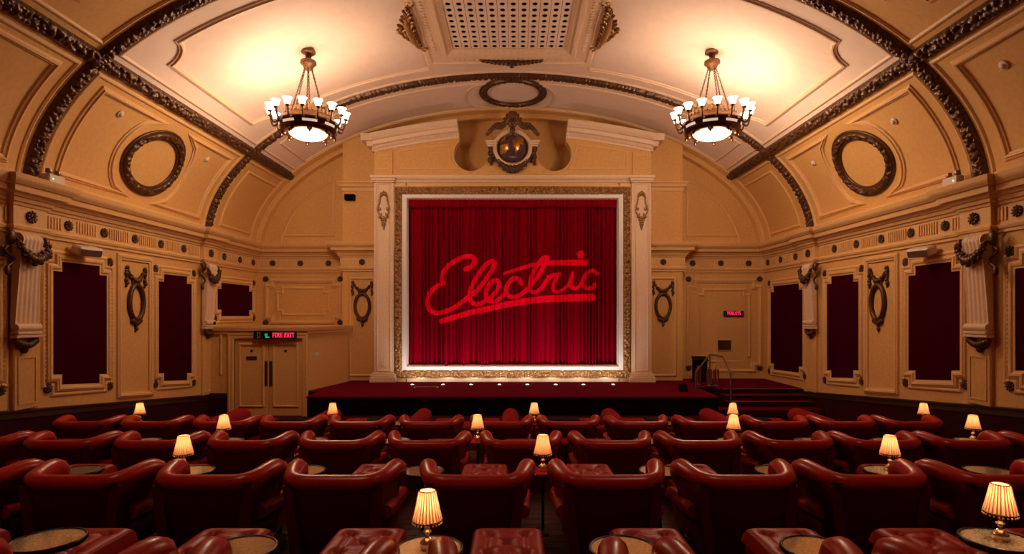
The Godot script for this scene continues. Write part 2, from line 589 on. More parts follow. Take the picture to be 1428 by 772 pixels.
func shell() -> void:
	var c := struct("ceiling", "barrel vaulted plaster ceiling with dark carved ribs over the whole hall", "ceiling")
	for s in [[-87.0, -58.2, "vault_side", "wall plaster"], [58.2, 87.0, "vault_side", "wall plaster"], [-58.2, 58.2, "vault_crown", "wall plaster", ZB - 0.2, R1], [-58.2, 58.2, "vault_crown", "ceiling plaster", R1, ZF + 0.15]]:  # rear crown takes the wall colour, its dimness put into the paint
		var b := mb()
		for h in [0.0, -0.25]:
			var rows := []
			for i in 41:
				var row := PackedVector3Array()
				for j in 13:
					row.append(vp(lerpf(s[0], s[1], i / 40.0), lerpf(s[4] if s.size() > 4 else ZB - 0.2, s[5] if s.size() > 4 else ZF + 0.15, j / 12.0), h))
				rows.append(row)
			b.grid(rows)
		part(c, s[2], b, M[s[3]])
	for left in [true, false]:
		var sg := -1.0 if left else 1.0
		var w := struct("wall_left" if left else "wall_right", "cream plaster side wall with raked dark red dado, " + ("running down to the fire exit" if left else "running down to the stage steps"), "wall")
		var b := mb()
		b.box(W(sg * (HW + 0.125), -0.3, (ZF + ZB) / 2.0), Vector3(0.25, 5.6, ZF - ZB + 0.5))
		part(w, "plaster", b, M["wall plaster"])
		var ze := 15.4 if left else 16.6
		# dado, thin board under the raked rail
		b = mb()
		var poly := PackedVector2Array([Vector2(ZB, rail_y(ZB, left) - 0.02), Vector2(ze, rail_y(ze, left) - 0.02), Vector2(ze, -3.0), Vector2(ZB, -3.0)])
		b.prism(W(sg * HW, 0, 0), Vector3(0, 0, -1), Vector3.UP, Vector3(-sg, 0, 0), poly, 0.02)
		part(w, "dado", b, M["dado paint"])
		b = mb()
		var a := W(sg * HW, rail_y(ZB, left), ZB)
		var e := W(sg * HW, rail_y(ze, left), ze)
		var pr := [[-0.16, 0.0], [-0.16, 0.02], [-0.145, 0.035], [-0.06, 0.035], [-0.05, 0.05], [-0.015, 0.055], [0.0, 0.045], [0.0, 0.0]]
		if left:
			b.sweep([e, a], [Vector3.RIGHT, Vector3.RIGHT], pr)
		else:
			b.sweep([a, e], [Vector3.LEFT, Vector3.LEFT], pr)
		part(w, "dado_rail", b, M["rail wood"], "dark wood dado rail")
		# flat pilaster strips that carry the consoles
		for z in [R1 - 5.6, P1[0 if left else 1], P2]:
			b = mb()
			var top := 1.4
			var y0 := rail_y(z, left)
			b.cbox(W(sg * (HW - 0.02), (top + y0) / 2.0, z), Vector3(0.10, top - y0, 0.5), 0.015)
			part(w, "pilaster", b, M["wall plaster"])
			b = mb()
			for q in [[-0.1, y0 + 0.1], ]:
				var y1: float = q[1]
				var pts := [W(sg * (HW - 0.07), y1, z - 0.17), W(sg * (HW - 0.07), y1, z + 0.17), W(sg * (HW - 0.07), -0.72, z + 0.17), W(sg * (HW - 0.07), -0.72, z - 0.17)]
				if not left:
					pts.reverse()
				var fp := frame_path(pts, Vector3(-sg, 0, 0))
				b.sweep(fp[0], fp[1], [[-0.012, 0.0], [-0.012, 0.012], [0.012, 0.012], [0.012, 0.0]], true)
			part(w, "pilaster_moulding", b, M["trim plaster"])
	var f := struct("wall_front", "cream plaster end wall around the curtained stage", "wall")
	var fb := mb()
	fb.box(W(0, 1.9, ZF + 0.125), Vector3(HW * 2 + 0.5, 10.2, 0.25))
	part(f, "plaster", fb, M["wall plaster"])
	var k := struct("wall_back", "cream plaster rear wall behind the seats", "wall")
	fb = mb()
	fb.box(W(0, 1.9, ZB - 0.125), Vector3(HW * 2 + 0.5, 10.2, 0.25))
	part(k, "plaster", fb, M["wall plaster"])
	# stepped floor: each tier a slab with its own boards
	var fl := struct("floor", "dark wooden floor descending in low tiers to the stage", "floor")
	var tiers := [[ZB, 2.36, 1.70], [2.36, 4.38, 1.83], [4.38, 6.30, 1.957], [6.30, 8.28, 2.109], [8.28, 9.55, 2.273], [9.55, 11.85, 2.50], [11.85, ZF, 2.72]]
	for t in tiers:
		fb = mb()
		fb.box(W(0, -t[2] - 0.25, (t[0] + t[1]) / 2.0), Vector3(HW * 2, 0.46, t[1] - t[0]))
		part(fl, "tier", fb, M["leg wood"])
		# boards run across the hall
		var z: float = maxf(t[0], 2.0)
		if t[1] > 2.3:
			var nb := int(round((t[1] - z) / 0.14))
			var bw: float = (t[1] - z) / nb
			var one := mb()
			one.cbox(Vector3.ZERO, Vector3(HW * 2 - 0.04, 0.02, bw - 0.006), 0.003)
			var msh := one.mesh()
			if t[1] <= 9.6:
				for i in nb:
					var o := part(fl, "floor_board", msh, M["floor wood"])
					o.position = W(0, -t[2] - 0.01, z + bw * (i + 0.5))
			else:
				var cp := mb()
				cp.box(W(0, -t[2] - 0.01, (t[0] + t[1]) / 2.0), Vector3(HW * 2 - 0.04, 0.02, t[1] - t[0]))
				part(fl, "carpet", cp, M["stage carpet"])
		else:
			var cp := mb()
			cp.box(W(0, -t[2] - 0.01, (t[0] + t[1]) / 2.0), Vector3(HW * 2 - 0.04, 0.02, t[1] - t[0]))
			part(fl, "rear_boards", cp, M["floor wood"])


# band of carved foliage: cell-shaped lumps standing out of a flat strip
func carved(b: MB, P: Array, N: Array, width: float, high: float, lump: float, across := 13) -> void:
	var rows := []
	var s := 0.0
	for i in P.size():
		if i > 0:
			s += P[i].distance_to(P[i - 1])
		var t: Vector3 = (P[mini(i + 1, P.size() - 1)] - P[maxi(i - 1, 0)]).normalized()
		var side := t.cross(N[i]).normalized()
		var row := PackedVector3Array()
		for j in across:
			var q := lerpf(-1.0, 1.0, float(j) / (across - 1))
			var d: float = cell.get_noise_2d(s / lump, q * width / 2.0 / lump + 3.0)
			var lumpy := clampf(1.0 - (d + 1.0) * 1.15, 0.0, 1.0)
			var edge := 0.0 if absf(q) > 0.999 else clampf((1.0 - absf(q)) * 5.0, 0.0, 1.0)
			var h := high * (0.22 + 0.78 * sqrt(lumpy)) * edge * (0.75 + 0.25 * (1.0 - q * q))
			row.append(P[i] + side * q * width / 2.0 + N[i] * h)
		rows.append(row)
	b.grid(rows)


func vline(a0: float, z0: float, a1: float, z1: float, step: float) -> Array:
	var P := []
	var N := []
	var l := absf(z1 - z0) + deg_to_rad(absf(a1 - a0)) * 6.2
	var k := int(l / step)
	for i in k + 1:
		var t := float(i) / k
		P.append(vp(lerpf(a0, a1, t), lerpf(z0, z1, t)))
		N.append(vn(lerpf(a0, a1, t)))
	return [P, N]


const MOULD := [[-0.075, 0.0], [-0.07, 0.022], [-0.045, 0.03], [-0.03, 0.055], [0.0, 0.06], [0.012, 0.035], [0.045, 0.028], [0.06, 0.0]]
const MOULD_SMALL := [[-0.045, 0.0], [-0.04, 0.018], [-0.012, 0.035], [0.012, 0.03], [0.03, 0.012], [0.04, 0.0]]


func mould(parent: Node, called: String, L: Array, closed: bool, prof: Array, m: Material) -> void:
	var b := mb()
	var vpn := vpath(L, closed)
	b.sweep(vpn[0], vpn[1], prof, closed)
	part(parent, called, b, m)


func vault_relief() -> void:
	var c: Node3D = get_node("ceiling")
	# dark carved ribs
	for r in [R1 - 5.6, R1, R2]:
		var b := mb()
		var l := vline(-86.0, r, 86.0, r, 0.018)
		carved(b, l[0], l[1], 0.25, 0.13, 0.078)
		part(c, "carved_rib", b, M["bronze"], "dark bronzed rib of carved foliage")
	for sg in [-1.0, 1.0]:
		var b := mb()
		var l := vline(58.2 * sg, 0.5, 58.2 * sg, 17.95, 0.018)
		carved(b, l[0], l[1], 0.27, 0.13, 0.078)
		part(c, "carved_rib", b, M["bronze"], "dark bronzed rib of carved foliage")
	# fillets framing each bay, and the shaped panels inside the bays
	for bay in [[R1 - 5.6, R1], [R1, R2], [R2, 18.05]]:
		var z0: float = bay[0] + 0.22
		var z1: float = bay[1] - 0.22
		mould(c, "bay_moulding", [[-55.6, z0], [-55.6, z1], [55.6, z1], [55.6, z0]], true, MOULD_SMALL, M["pale trim" if bay[0] > 9.0 else "trim plaster"])
		for sg in [-1.0, 1.0]:
			mould(c, "bay_moulding", [[60.6 * sg, z0], [85.9 * sg, z0], [85.9 * sg, z1], [60.6 * sg, z1]], true, MOULD_SMALL, M["trim plaster"])
	for zc in [R1 - 2.8, (R1 + R2) / 2.0]:
		for sg in [-1.0, 1.0]:
			# two side panels hollowed round the oval ring
			for k in [-1.0, 1.0]:
				var L := [[62.7 * sg, zc + k * 2.28], [83.3 * sg, zc + k * 2.28], [83.3 * sg, zc + k * 0.52]]
				for i in range(1, 12):
					var t := lerpf(-1.0, 1.0, i / 12.0)
					L.append([lerpf(83.3, 62.7, i / 12.0) * sg, zc + k * (0.52 + 0.62 * sqrt(maxf(0.0, 1.0 - t * t)))])
				L.append([62.7 * sg, zc + k * 0.52])
				mould(c, "panel_moulding", L, true, MOULD, M["trim plaster"])
			# the big ceiling panel with scooped corners
			var Q := []
			var ra := 4.2
			var rz := 0.42
			Q.append([14.6 * sg, zc - 2.1])
			Q.append([(51.8 - ra) * sg, zc - 2.1])
			for i in range(1, 6):
				var an := PI / 2 * i / 6.0
				Q.append([(51.8 - ra * cos(an)) * sg, zc - 2.1 + rz * sin(an)])
			Q.append([51.8 * sg, zc - 2.1 + rz])
			Q.append([51.8 * sg, zc + 2.1 - rz])
			for i in range(1, 6):
				var an := PI / 2 * i / 6.0
				Q.append([(51.8 - ra * sin(an)) * sg, zc + 2.1 - rz * cos(an)])
			Q.append([(51.8 - ra) * sg, zc + 2.1])
			Q.append([14.6 * sg, zc + 2.1])
			mould(c, "panel_moulding", Q, false, MOULD, M["pale trim" if zc > R1 else "trim plaster"])
	# last short bay: side panels, upper panels hollowed round the oval
	for sg in [-1.0, 1.0]:
		mould(c, "panel_moulding", [[63.6 * sg, 15.88], [83.7 * sg, 15.88], [83.7 * sg, 17.8], [63.6 * sg, 17.8]], true, MOULD_SMALL, M["trim plaster"])
		var L := [[51.6 * sg, 15.82], [51.6 * sg, 17.7]]
		L.append([4.6 * sg, 17.7])
		for i in range(1, 10):
			var t := lerpf(-1.0, 1.0, i / 10.0)
			L.append([(4.6 + 4.6 * sqrt(1.0 - t * t)) * sg, lerpf(17.7, 15.82, i / 10.0)])
		L.append([4.6 * sg, 15.82])
		mould(c, "panel_moulding", L, true, MOULD_SMALL, M["pale trim"])
	# arch moulding against the end wall
	var ar := vpath([[-87.0, 18.0], [87.0, 18.0]], false, 2.0)
	var b := mb()
	b.sweep(ar[0], ar[1], [[-0.30, 0.0], [-0.28, 0.06], [-0.06, 0.10], [-0.02, 0.15], [0.0, 0.22], [0.2, 0.25], [0.2, 0.0]])
	part(c, "end_arch", b, M["wall plaster"])
	# oval rings lying on the vault
	for zc in [R1 - 2.8, (R1 + R2) / 2.0]:
		for sg in [-1.0, 1.0]:
			ring("oval_ring", 72.9 * sg, zc - 0.03, 0.66, 0.80, "dark carved oval ring on the " + ("rear" if zc < R1 else "middle") + " vault bay above the " + ("fire exit" if sg < 0 else "stage steps") + " wall")
	ring("oval_ring", 0.6, 16.48, 0.86, 0.92, "gilt brown carved ring lying flat on the vault above the pediment")
	grille()
	# smoke heads
	for d in [[-65.6, 10.9, "before the oval ring, fire exit side"], [-66.0, 14.0, "past the oval ring, fire exit side"], [67.0, 11.02, "before the oval ring, toilets side"], [67.2, 14.02, "past the oval ring, toilets side"], [67.0, 8.54, "in the rear bay, toilets side"]]:
		var t := thing("smoke_detector", "small round pale smoke detector on the vault panel " + d[2], "detector", vp(d[0], d[1]), "smoke detectors on the vault panels", face(vn(d[0])))
		b = mb()
		b.lathe(Vector3.ZERO, [[0.0, 0.0], [0.075, 0.0], [0.075, 0.018], [0.06, 0.03], [0.0, 0.03]], 16)
		part(t, "base", b, M["white plastic"])
		b = mb()
		b.lathe(Vector3.ZERO, [[0.042, 0.028], [0.04, 0.045], [0.02, 0.055], [0.0, 0.055]], 12)
		part(t, "head", b, M["white plastic"])


# basis whose y axis points along d
func face(d: Vector3) -> Basis:
	var y := d.normalized()
	var x := y.cross(Vector3.BACK)
	if x.length() < 0.01:
		x = Vector3.RIGHT
	x = x.normalized()
	return Basis(x, y, x.cross(y))


func ring(called: String, deg: float, zc: float, ra: float, rz: float, label: String) -> void:
	var t := thing(called, label, "ornament")
	var P := []
	var N := []
	var per := VB if absf(deg) < 30 else 0.0
	var m := 150
	# metres along the arc for one degree at this place
	var mpd := vp(deg + 0.5, zc).distance_to(vp(deg - 0.5, zc))
	for i in m + 1:
		var a := TAU * i / m
		var d := deg + cos(a) * ra / mpd
		P.append(vp(d, zc + sin(a) * rz))
		N.append(vn(d))
	var b := mb()
	carved(b, P, N, 0.17, 0.12, 0.07, 11)
	part(t, "carved_band", b, M["bronze"])
	for o in [-0.095, 0.095]:
		b = mb()
		var Q := []
		for i in m:
			var a := TAU * i / m
			Q.append(vp(deg + cos(a) * (ra + o) / mpd, zc + sin(a) * (rz + o), 0.02))
		b.tube(Q, 0.028, 6, true)
		part(t, "rim", b, M["bronze"])


func grille() -> void:
	var zc := (R1 + R2) / 2.0
	var t := thing("ventilation_grille", "cream perforated ventilation grille with stepped plaster frame in the ceiling crown", "grille")
	var y := VC + VB - 0.07
	var cols := 12
	var pitch := 0.223
	var rows := 10
	var rp := 0.23
	for i in cols:
		var b := mb()
		var x0 := (i - cols / 2.0) * pitch
		for j in rows:
			var z0 := zc + (j - rows / 2.0) * rp
			var cx := x0 + pitch / 2.0
			var cz := z0 + rp / 2.0
			var sq := []
			var ci := []
			var n := 16
			for k in n:
				var a := TAU * k / n
				var c := cos(a)
				var s := sin(a)
				var q := 1.0 / maxf(absf(c), absf(s))
				sq.append(W(cx + c * q * (pitch / 2.0 - 0.004), y, cz + s * q * rp / 2.0))
				ci.append(W(cx + c * 0.056, y, cz + s * 0.062))
			for k in n:
				var l := (k + 1) % n
				b.flat(sq[k], sq[l], ci[l], ci[k], Vector3.DOWN)
				var up := Vector3(0, 0.010, 0)
				var nk: Vector3 = (W(cx, y, cz) - ci[k]).normalized()
				var nl: Vector3 = (W(cx, y, cz) - ci[l]).normalized()
				b.quad(ci[k], ci[l], ci[l] + up, ci[k] + up, nk, nl, nl, nk)
		part(t, "perforated_strip", b, M["ceiling plaster"])
	var bk := mb()
	bk.box(W(0, y + 0.02, zc), Vector3(cols * pitch, 0.02, rows * rp))
	part(t, "duct_shade_board", bk, M["dark hole"])  # flat black board, its colour stands for the shade above the holes
	# stepped frames round it
	var hx := cols * pitch / 2.0
	var hz := rows * rp / 2.0 - 0.02
	var prof1 := [[0.0, 0.0], [0.0, 0.02], [0.05, 0.03], [0.09, 0.07], [0.15, 0.085], [0.17, 0.125], [0.25, 0.13], [0.27, 0.08], [0.55, 0.095], [0.57, 0.125], [0.66, 0.13], [0.70, 0.105], [0.76, 0.105], [0.78, -0.08]]
	var pts := [W(-hx, y, zc + hz), W(-hx, y, zc - hz), W(hx, y, zc - hz), W(hx, y, zc + hz)]
	pts.reverse()
	var fp := frame_path(pts, Vector3.DOWN)
	var a0: Vector3 = (fp[0][1] - fp[0][0]).normalized().cross(Vector3.DOWN)
	var mid: Vector3 = (fp[0][0] + fp[0][1]) / 2.0 - W(0, y, zc)
	if a0.dot(mid) < 0:
		fp[0].reverse()
	var b := mb()
	b.sweep(fp[0], fp[1], prof1, true)
	part(t, "stepped_frame", b, M["pale trim"])
	# leaf-and-dart blocks along the frame
	b = mb()
	for sx in [-1.0, 1.0]:
		var z := zc - hz
		while z < zc + hz:
			b.ball(W(sx * (hx + 0.42), y - 0.09, z), Vector3(0.05, 0.02, 0.045), Basis.IDENTITY, 6, 4)
			z += 0.115
	var x := -hx
	while x < hx:
		b.ball(W(x, y - 0.09, zc + hz + 0.42), Vector3(0.045, 0.02, 0.05), Basis.IDENTITY, 6, 4)
		x += 0.115
	var lf := part(t, "leaf_moulding", b, M["pale trim"])
	lf.set_meta("kind", "stuff")
	# gilt acanthus brackets along the two long sides
	for sx in [-1.0, 1.0]:
		var o := thing("acanthus_bracket", "gilt scrolled acanthus bracket beside the ceiling grille, %s" % ("fire exit side" if sx < 0 else "toilets side"), "ornament", W(sx * (hx + 0.60), y - 0.06, zc - 0.05), "gilt brackets beside the ceiling grille")
		b = mb()
		var C := []
		var R := []
		for i in 25:
			var q := i / 24.0
			var zz := lerpf(-0.95, 0.95, q)
			C.append(Vector3(sx * (0.08 + 0.15 * pow(cos((q - 0.5) * PI), 2.0) + 0.05 * sin(q * 9.0)), -0.05 - 0.1 * cos((q - 0.5) * PI), -zz))
			R.append(0.025 + 0.075 * pow(cos((q - 0.5) * PI), 1.5))
		b.tube(C, R, 10)
		part(o, "stem", b, M["gilt"])
		b = mb()
		for i in 46:
			var q := (i + 0.5) / 46.0
			var zz := lerpf(-0.86, 0.80, q)
			var wd := 0.15 * pow(sin(clampf(q * 1.15, 0.0, 1.0) * PI), 1.3) + 0.02
			var lat := wd * sin(i * 2.4) * 0.9
			b.ball(Vector3(sx * (0.12 + 0.12 * pow(cos((q - 0.5) * PI), 2.0)) + lat, -0.10 - 0.07 * cos((q - 0.5) * PI), -zz), Vector3(0.035, 0.045, 0.085), Basis(Vector3.UP, sin(i * 2.4) * 0.9), 7, 5)
		for i in 10:
			var an := TAU * i / 10
			b.ball(Vector3(sx * 0.22 + cos(an) * 0.09, -0.19, 0.12 + sin(an) * 0.10), Vector3(0.035, 0.03, 0.05), Basis(Vector3.UP, -an), 7, 5)
		b.ball(Vector3(sx * 0.22, -0.20, 0.12), Vector3(0.05, 0.04, 0.05))
		part(o, "leaves", b, M["gilt"])
		b = mb()
		b.ball(Vector3(sx * 0.36, -0.12, 0.0), Vector3(0.10, 0.05, 0.05), Basis.IDENTITY, 8, 6)
		b.ball(Vector3(sx * 0.45, -0.12, 0.0), Vector3(0.06, 0.05, 0.06), Basis.IDENTITY, 8, 6)
		part(o, "bud", b, M["gilt"])
		for e in [-1.0, 1.0]:
			b = mb()
			var S := []
			var SR := []
			for i in 14:
				var an := i / 13.0 * TAU * 0.8
				var rr := 0.10 * (1.0 - 0.55 * i / 13.0)
				S.append(Vector3(sx * (0.02 + rr * sin(an) * 0.9), -0.06, -e * (0.94 + rr * cos(an))))
				SR.append(0.032)
			b.tube(S, SR, 7)
			part(o, "scroll", b, M["gilt"])
	# gilt cresting hanging at the front edge
	for e in [1.0]:
		var o := thing("gilt_cresting", "small gilt leaf cresting at the stage end of the ceiling grille", "ornament", W(SC, y - 0.07, zc + e * (hz + 0.42)))
		b = mb()
		for i in 15:
			var q := (i - 7) / 7.0
			b.ball(Vector3(q * 0.72, -0.05 - 0.05 * (1.0 - q * q), 0), Vector3(0.07, 0.035 + 0.05 * (1.0 - absf(q)), 0.05), Basis(Vector3.BACK, q * 0.5), 7, 5)
		part(o, "leaf_band", b, M["bronze"])
		b = mb()
		b.ball(Vector3(0, -0.14, 0), Vector3(0.09, 0.09, 0.06))
		part(o, "boss", b, M["bronze"])


# ---------- cornice and frieze ----------
var rosette_mesh: ArrayMesh
var stud_mesh: ArrayMesh


func make_rosettes() -> void:
	var b := mb()
	b.lathe(Vector3.ZERO, [[0.0, 0.03], [0.05, 0.028], [0.085, 0.012], [0.09, 0.0]], 16)
	for i in 10:
		var a := TAU * i / 10
		b.ball(Vector3(cos(a) * 0.07, 0.028, sin(a) * 0.07), Vector3(0.034, 0.018, 0.02), Basis(Vector3.UP, -a), 6, 4)
	for i in 6:
		var a := TAU * (i + 0.5) / 6
		b.ball(Vector3(cos(a) * 0.034, 0.042, sin(a) * 0.034), Vector3(0.024, 0.015, 0.016), Basis(Vector3.UP, -a), 6, 4)
	b.ball(Vector3(0, 0.05, 0), Vector3(0.02, 0.018, 0.02), Basis.IDENTITY, 6, 4)
	rosette_mesh = b.mesh()


func rosette(parent: Node3D, at: Vector3, nn: Vector3, s := 1.0) -> void:
	var o := part(parent, "rosette", rosette_mesh, M["bronze"])
	o.transform = Transform3D(face(nn).scaled(Vector3.ONE * s), at)


const ENTAB := [[1.33, 0.0], [1.33, 0.035], [1.385, 0.035], [1.39, 0.06], [1.435, 0.075], [1.455, 0.05], [1.475, 0.03], [1.765, 0.03], [1.78, 0.055], [1.825, 0.065], [1.835, 0.10], [1.895, 0.115], [1.905, 0.15], [1.945, 0.17], [1.965, 0.255], [2.055, 0.27], [2.065, 0.30], [2.115, 0.345], [2.145, 0.36], [2.215, 0.375], [2.225, 0.36], [2.225, 0.0]]


func cornices() -> void:
	make_rosettes()
	var t := struct("trim_1", "cream moulded cornice with fluted frieze and dark rosettes round the hall", "cornice")
	var jog := 0.10
	# right wall forward, end wall up to the stage pier
	var side := func(pz: float) -> Array:
		var L := [[HW, ZB]]
		for z in [R1 - 5.6, pz, P2]:
			L.append_array([[HW, z - 0.3], [HW - jog, z - 0.3], [HW - jog, z + 0.3], [HW, z + 0.3]])
		L.append_array([[HW, ZF], [5.38, ZF], [5.38, ZF - 0.45], [4.1, ZF - 0.45]])
		return L
	var RW: Array = side.call(P1[1])
	var LW := []
	for p in side.call(P1[0]):
		LW.append([-p[0] if absf(p[0]) > 5.5 else -p[0] + 2 * SC, p[1]])
	LW.reverse()
	for L in [RW, LW]:
		var pp := plan_path(L, 0.0)
		var b := mb()
		b.sweep(pp[0], pp[1], ENTAB)
		part(t, "entablature", b, M["trim plaster"])
	# flutes of the frieze
	var zs := [10.48, 11.39, 12.31, 13.21, 14.12, 16.08, 16.99, 17.85, 8.97, 8.06, 7.15, 6.24]
	var fl := mb()
	for sg in [-1.0, 1.0]:
		var z := 4.5
		while z < 17.9:
			var skip: bool = absf(z - P1[0 if sg < 0 else 1]) < 0.36 or absf(z - P2) < 0.36
			for r in zs:
				if absf(z - r) < 0.17:
					skip = true
			if not skip:
				fl.box(W(sg * (HW - 0.035), 1.62, z), Vector3(0.03, 0.21, 0.034))
			z += 0.066
	for sg in [-1.0, 1.0]:
		var x := 5.55
		while x < 7.95:
			var skip := false
			for r in [7.55, 6.67, 5.78]:
				if absf(x - r) < 0.17:
					skip = true
			if not skip:
				fl.box(W(sg * x, 1.62, ZF - 0.035), Vector3(0.034, 0.21, 0.03))
			x += 0.066
	var fo := part(t, "frieze_flutes", fl, M["trim plaster"])
	fo.set_meta("kind", "stuff")
	for sg in [-1.0, 1.0]:
		for z in zs:
			rosette(t, W(sg * (HW - 0.03), 1.62, z), Vector3(-sg, 0, 0))
		for z in [P1[0 if sg < 0 else 1], P2]:
			rosette(t, W(sg * (HW - jog - 0.03), 1.62, z), Vector3(-sg, 0, 0), 1.1)
		for x in [7.55, 6.67, 5.78]:
			rosette(t, W(sg * x, 1.62, ZF - 0.03), Vector3.BACK)
		rosette(t, W(SC + sg * 4.66, 1.62, ZF - 0.48), Vector3.BACK)


# ---------- side walls ----------
# closed outline with stepped corners; coordinates along the wall and up
func notched(a0: float, a1: float, y0a: float, y0b: float, y1: float, nw: float, nh: float) -> Array:
	var m := func(q: float) -> float: return lerpf(y0a, y0b, (q - a0) / (a1 - a0))
	return [[a0, m.call(a0) + nh], [a0 + nw, m.call(a0 + nw) + nh], [a0 + nw, m.call(a0 + nw)], [a1 - nw, m.call(a1 - nw)], [a1 - nw, m.call(a1 - nw) + nh], [a1, m.call(a1) + nh], [a1, y1 - nh], [a1 - nw, y1 - nh], [a1 - nw, y1], [a0 + nw, y1], [a0 + nw, y1 - nh], [a0, y1 - nh]]


const FRAME := [[0.0, 0.0], [0.0, 0.03], [0.03, 0.035], [0.05, 0.055], [0.085, 0.06], [0.1, 0.045], [0.12, 0.04], [0.135, 0.0]]
const BEADED := [[-0.03, 0.0], [-0.025, 0.03], [0.0, 0.045], [0.025, 0.03], [0.03, 0.0]]


# wall: -1 left, 1 right, 0 front; returns world point for along-coordinate and height
func wp(wall: int, a: float, y: float, h := 0.0) -> Vector3:
	if wall == 0:
		return W(a, y, ZF - h)
	return W(wall * (HW - h), y, a)


func wnorm(wall: int) -> Vector3:
	return Vector3.BACK if wall == 0 else Vector3(-wall, 0, 0)


func wall_frame(b: MB, wall: int, L: Array, prof: Array, h := 0.0) -> void:
	var pts := []
	for p in L:
		pts.append(wp(wall, p[0], p[1], h))
	# keep the outline counterclockwise as seen from the hall
	var area := 0.0
	for i in L.size():
		var p: Array = L[i]
		var q: Array = L[(i + 1) % L.size()]
		area += p[0] * q[1] - q[0] * p[1]
	var seen_ccw := area > 0.0
	if wall == 1:
		pass
	if wall == -1:
		seen_ccw = area > 0.0
	# along-axis runs to the right on the front and left walls (forward is to the right when facing the left wall), to the left on the right wall
	if wall == 1:
		seen_ccw = not seen_ccw
	if not seen_ccw:
		pts.reverse()
	var fp := frame_path(pts, wnorm(wall))
	b.sweep(fp[0], fp[1], prof, true)


func cloth_panel(wall: int, z0: float, z1: float, yb0: float, yb1: float, yt: float, label: String, side_mould := true) -> void:
	var t := thing("fabric_wall_panel", label, "wall panel")
	var L := notched(z0, z1, yb0, yb1, yt, 0.2, 0.18)
	var poly := PackedVector2Array()
	for p in L:
		poly.append(Vector2(p[0], p[1]))
	var b := mb()
	if wall == 0:
		b.prism(wp(0, 0, 0, 0.0), Vector3.RIGHT, Vector3.UP, Vector3.BACK, poly, 0.015)
	else:
		b.prism(wp(wall, 0, 0, 0.0), Vector3(0, 0, -1), Vector3.UP, wnorm(wall), poly, 0.015)
	part(t, "cloth", b, M["panel cloth"], "very dark red cloth")
	b = mb()
	wall_frame(b, wall, L, FRAME)
	part(t, "frame", b, M["trim plaster"], "cream stepped frame")
	if side_mould:
		b = mb()
		wall_frame(b, wall, notched(z0 - 0.2, z1 + 0.2, yb0 - 0.17, yb1 - 0.17, yt + 0.17, 0.2, 0.16), MOULD_SMALL)
		part(t, "outer_moulding", b, M["trim plaster"])
		# bead rows down both long sides
		for z in [z0 - 0.16, z1 + 0.16]:
			b = mb()
			var y := lerpf(yb0, yb1, 0.5) + 0.2
			while y < yt - 0.2:
				b.ball(wp(wall, z, y, 0.01), Vector3(0.022, 0.028, 0.022), Basis.IDENTITY, 6, 4)
				y += 0.075
			var o := part(t, "bead_row", b, M["trim plaster"])
			o.set_meta("kind", "stuff")
	for z in [z0 - 0.1, z1 + 0.1]:
		for y in [yt + 0.1, lerpf(yb0, yb1, (z - z0) / (z1 - z0)) - 0.06]:
			rosette(t, wp(wall, z, y, 0.0), wnorm(wall), 0.95)


# garland of fruit and leaves between two points, hanging by sag, in the plane of x and y, facing +z
func garland(b: MB, p: Vector2, q: Vector2, sag: float, r: float, n: int) -> void:
	for i in n + 1:
		var t := float(i) / n
		var c := p.lerp(q, t)
		c.y -= sag * (1.0 - pow(2.0 * t - 1.0, 2.0))
		var rr := r * (0.6 + 0.5 * sin(PI * t))
		b.ball(Vector3(c.x, c.y, rr * 0.6), Vector3(rr, rr, rr) * 0.8, Basis.IDENTITY, 7, 5)
		for k in 3:
			var a := TAU * k / 3.0 + i * 1.1
			b.ball(Vector3(c.x + cos(a) * rr * 0.8, c.y + sin(a) * rr * 0.8, rr * 0.55), Vector3(rr * 0.5, rr * 0.42, rr * 0.5), Basis.IDENTITY, 6, 4)


func drop(b: MB, x: float, y0: float, y1: float, r: float) -> void:
	var n := maxi(3, int((y0 - y1) / (r * 1.3)))
	for i in n + 1:
		var t := float(i) / n
		var rr := r * (0.65 + 0.45 * absf(sin(t * 5.5 + 0.8)))
		b.ball(Vector3(x + (0.25 * rr if i % 2 == 0 else -0.25 * rr), lerpf(y0, y1, t), rr * 0.6), Vector3(rr, rr * 1.1, rr * 0.8), Basis.IDENTITY, 6, 5)


# facing basis: local z out of the wall, local y up
func wb(wall: int) -> Basis:
	var z := wnorm(wall)
	return Basis(Vector3.UP.cross(z), Vector3.UP, z)


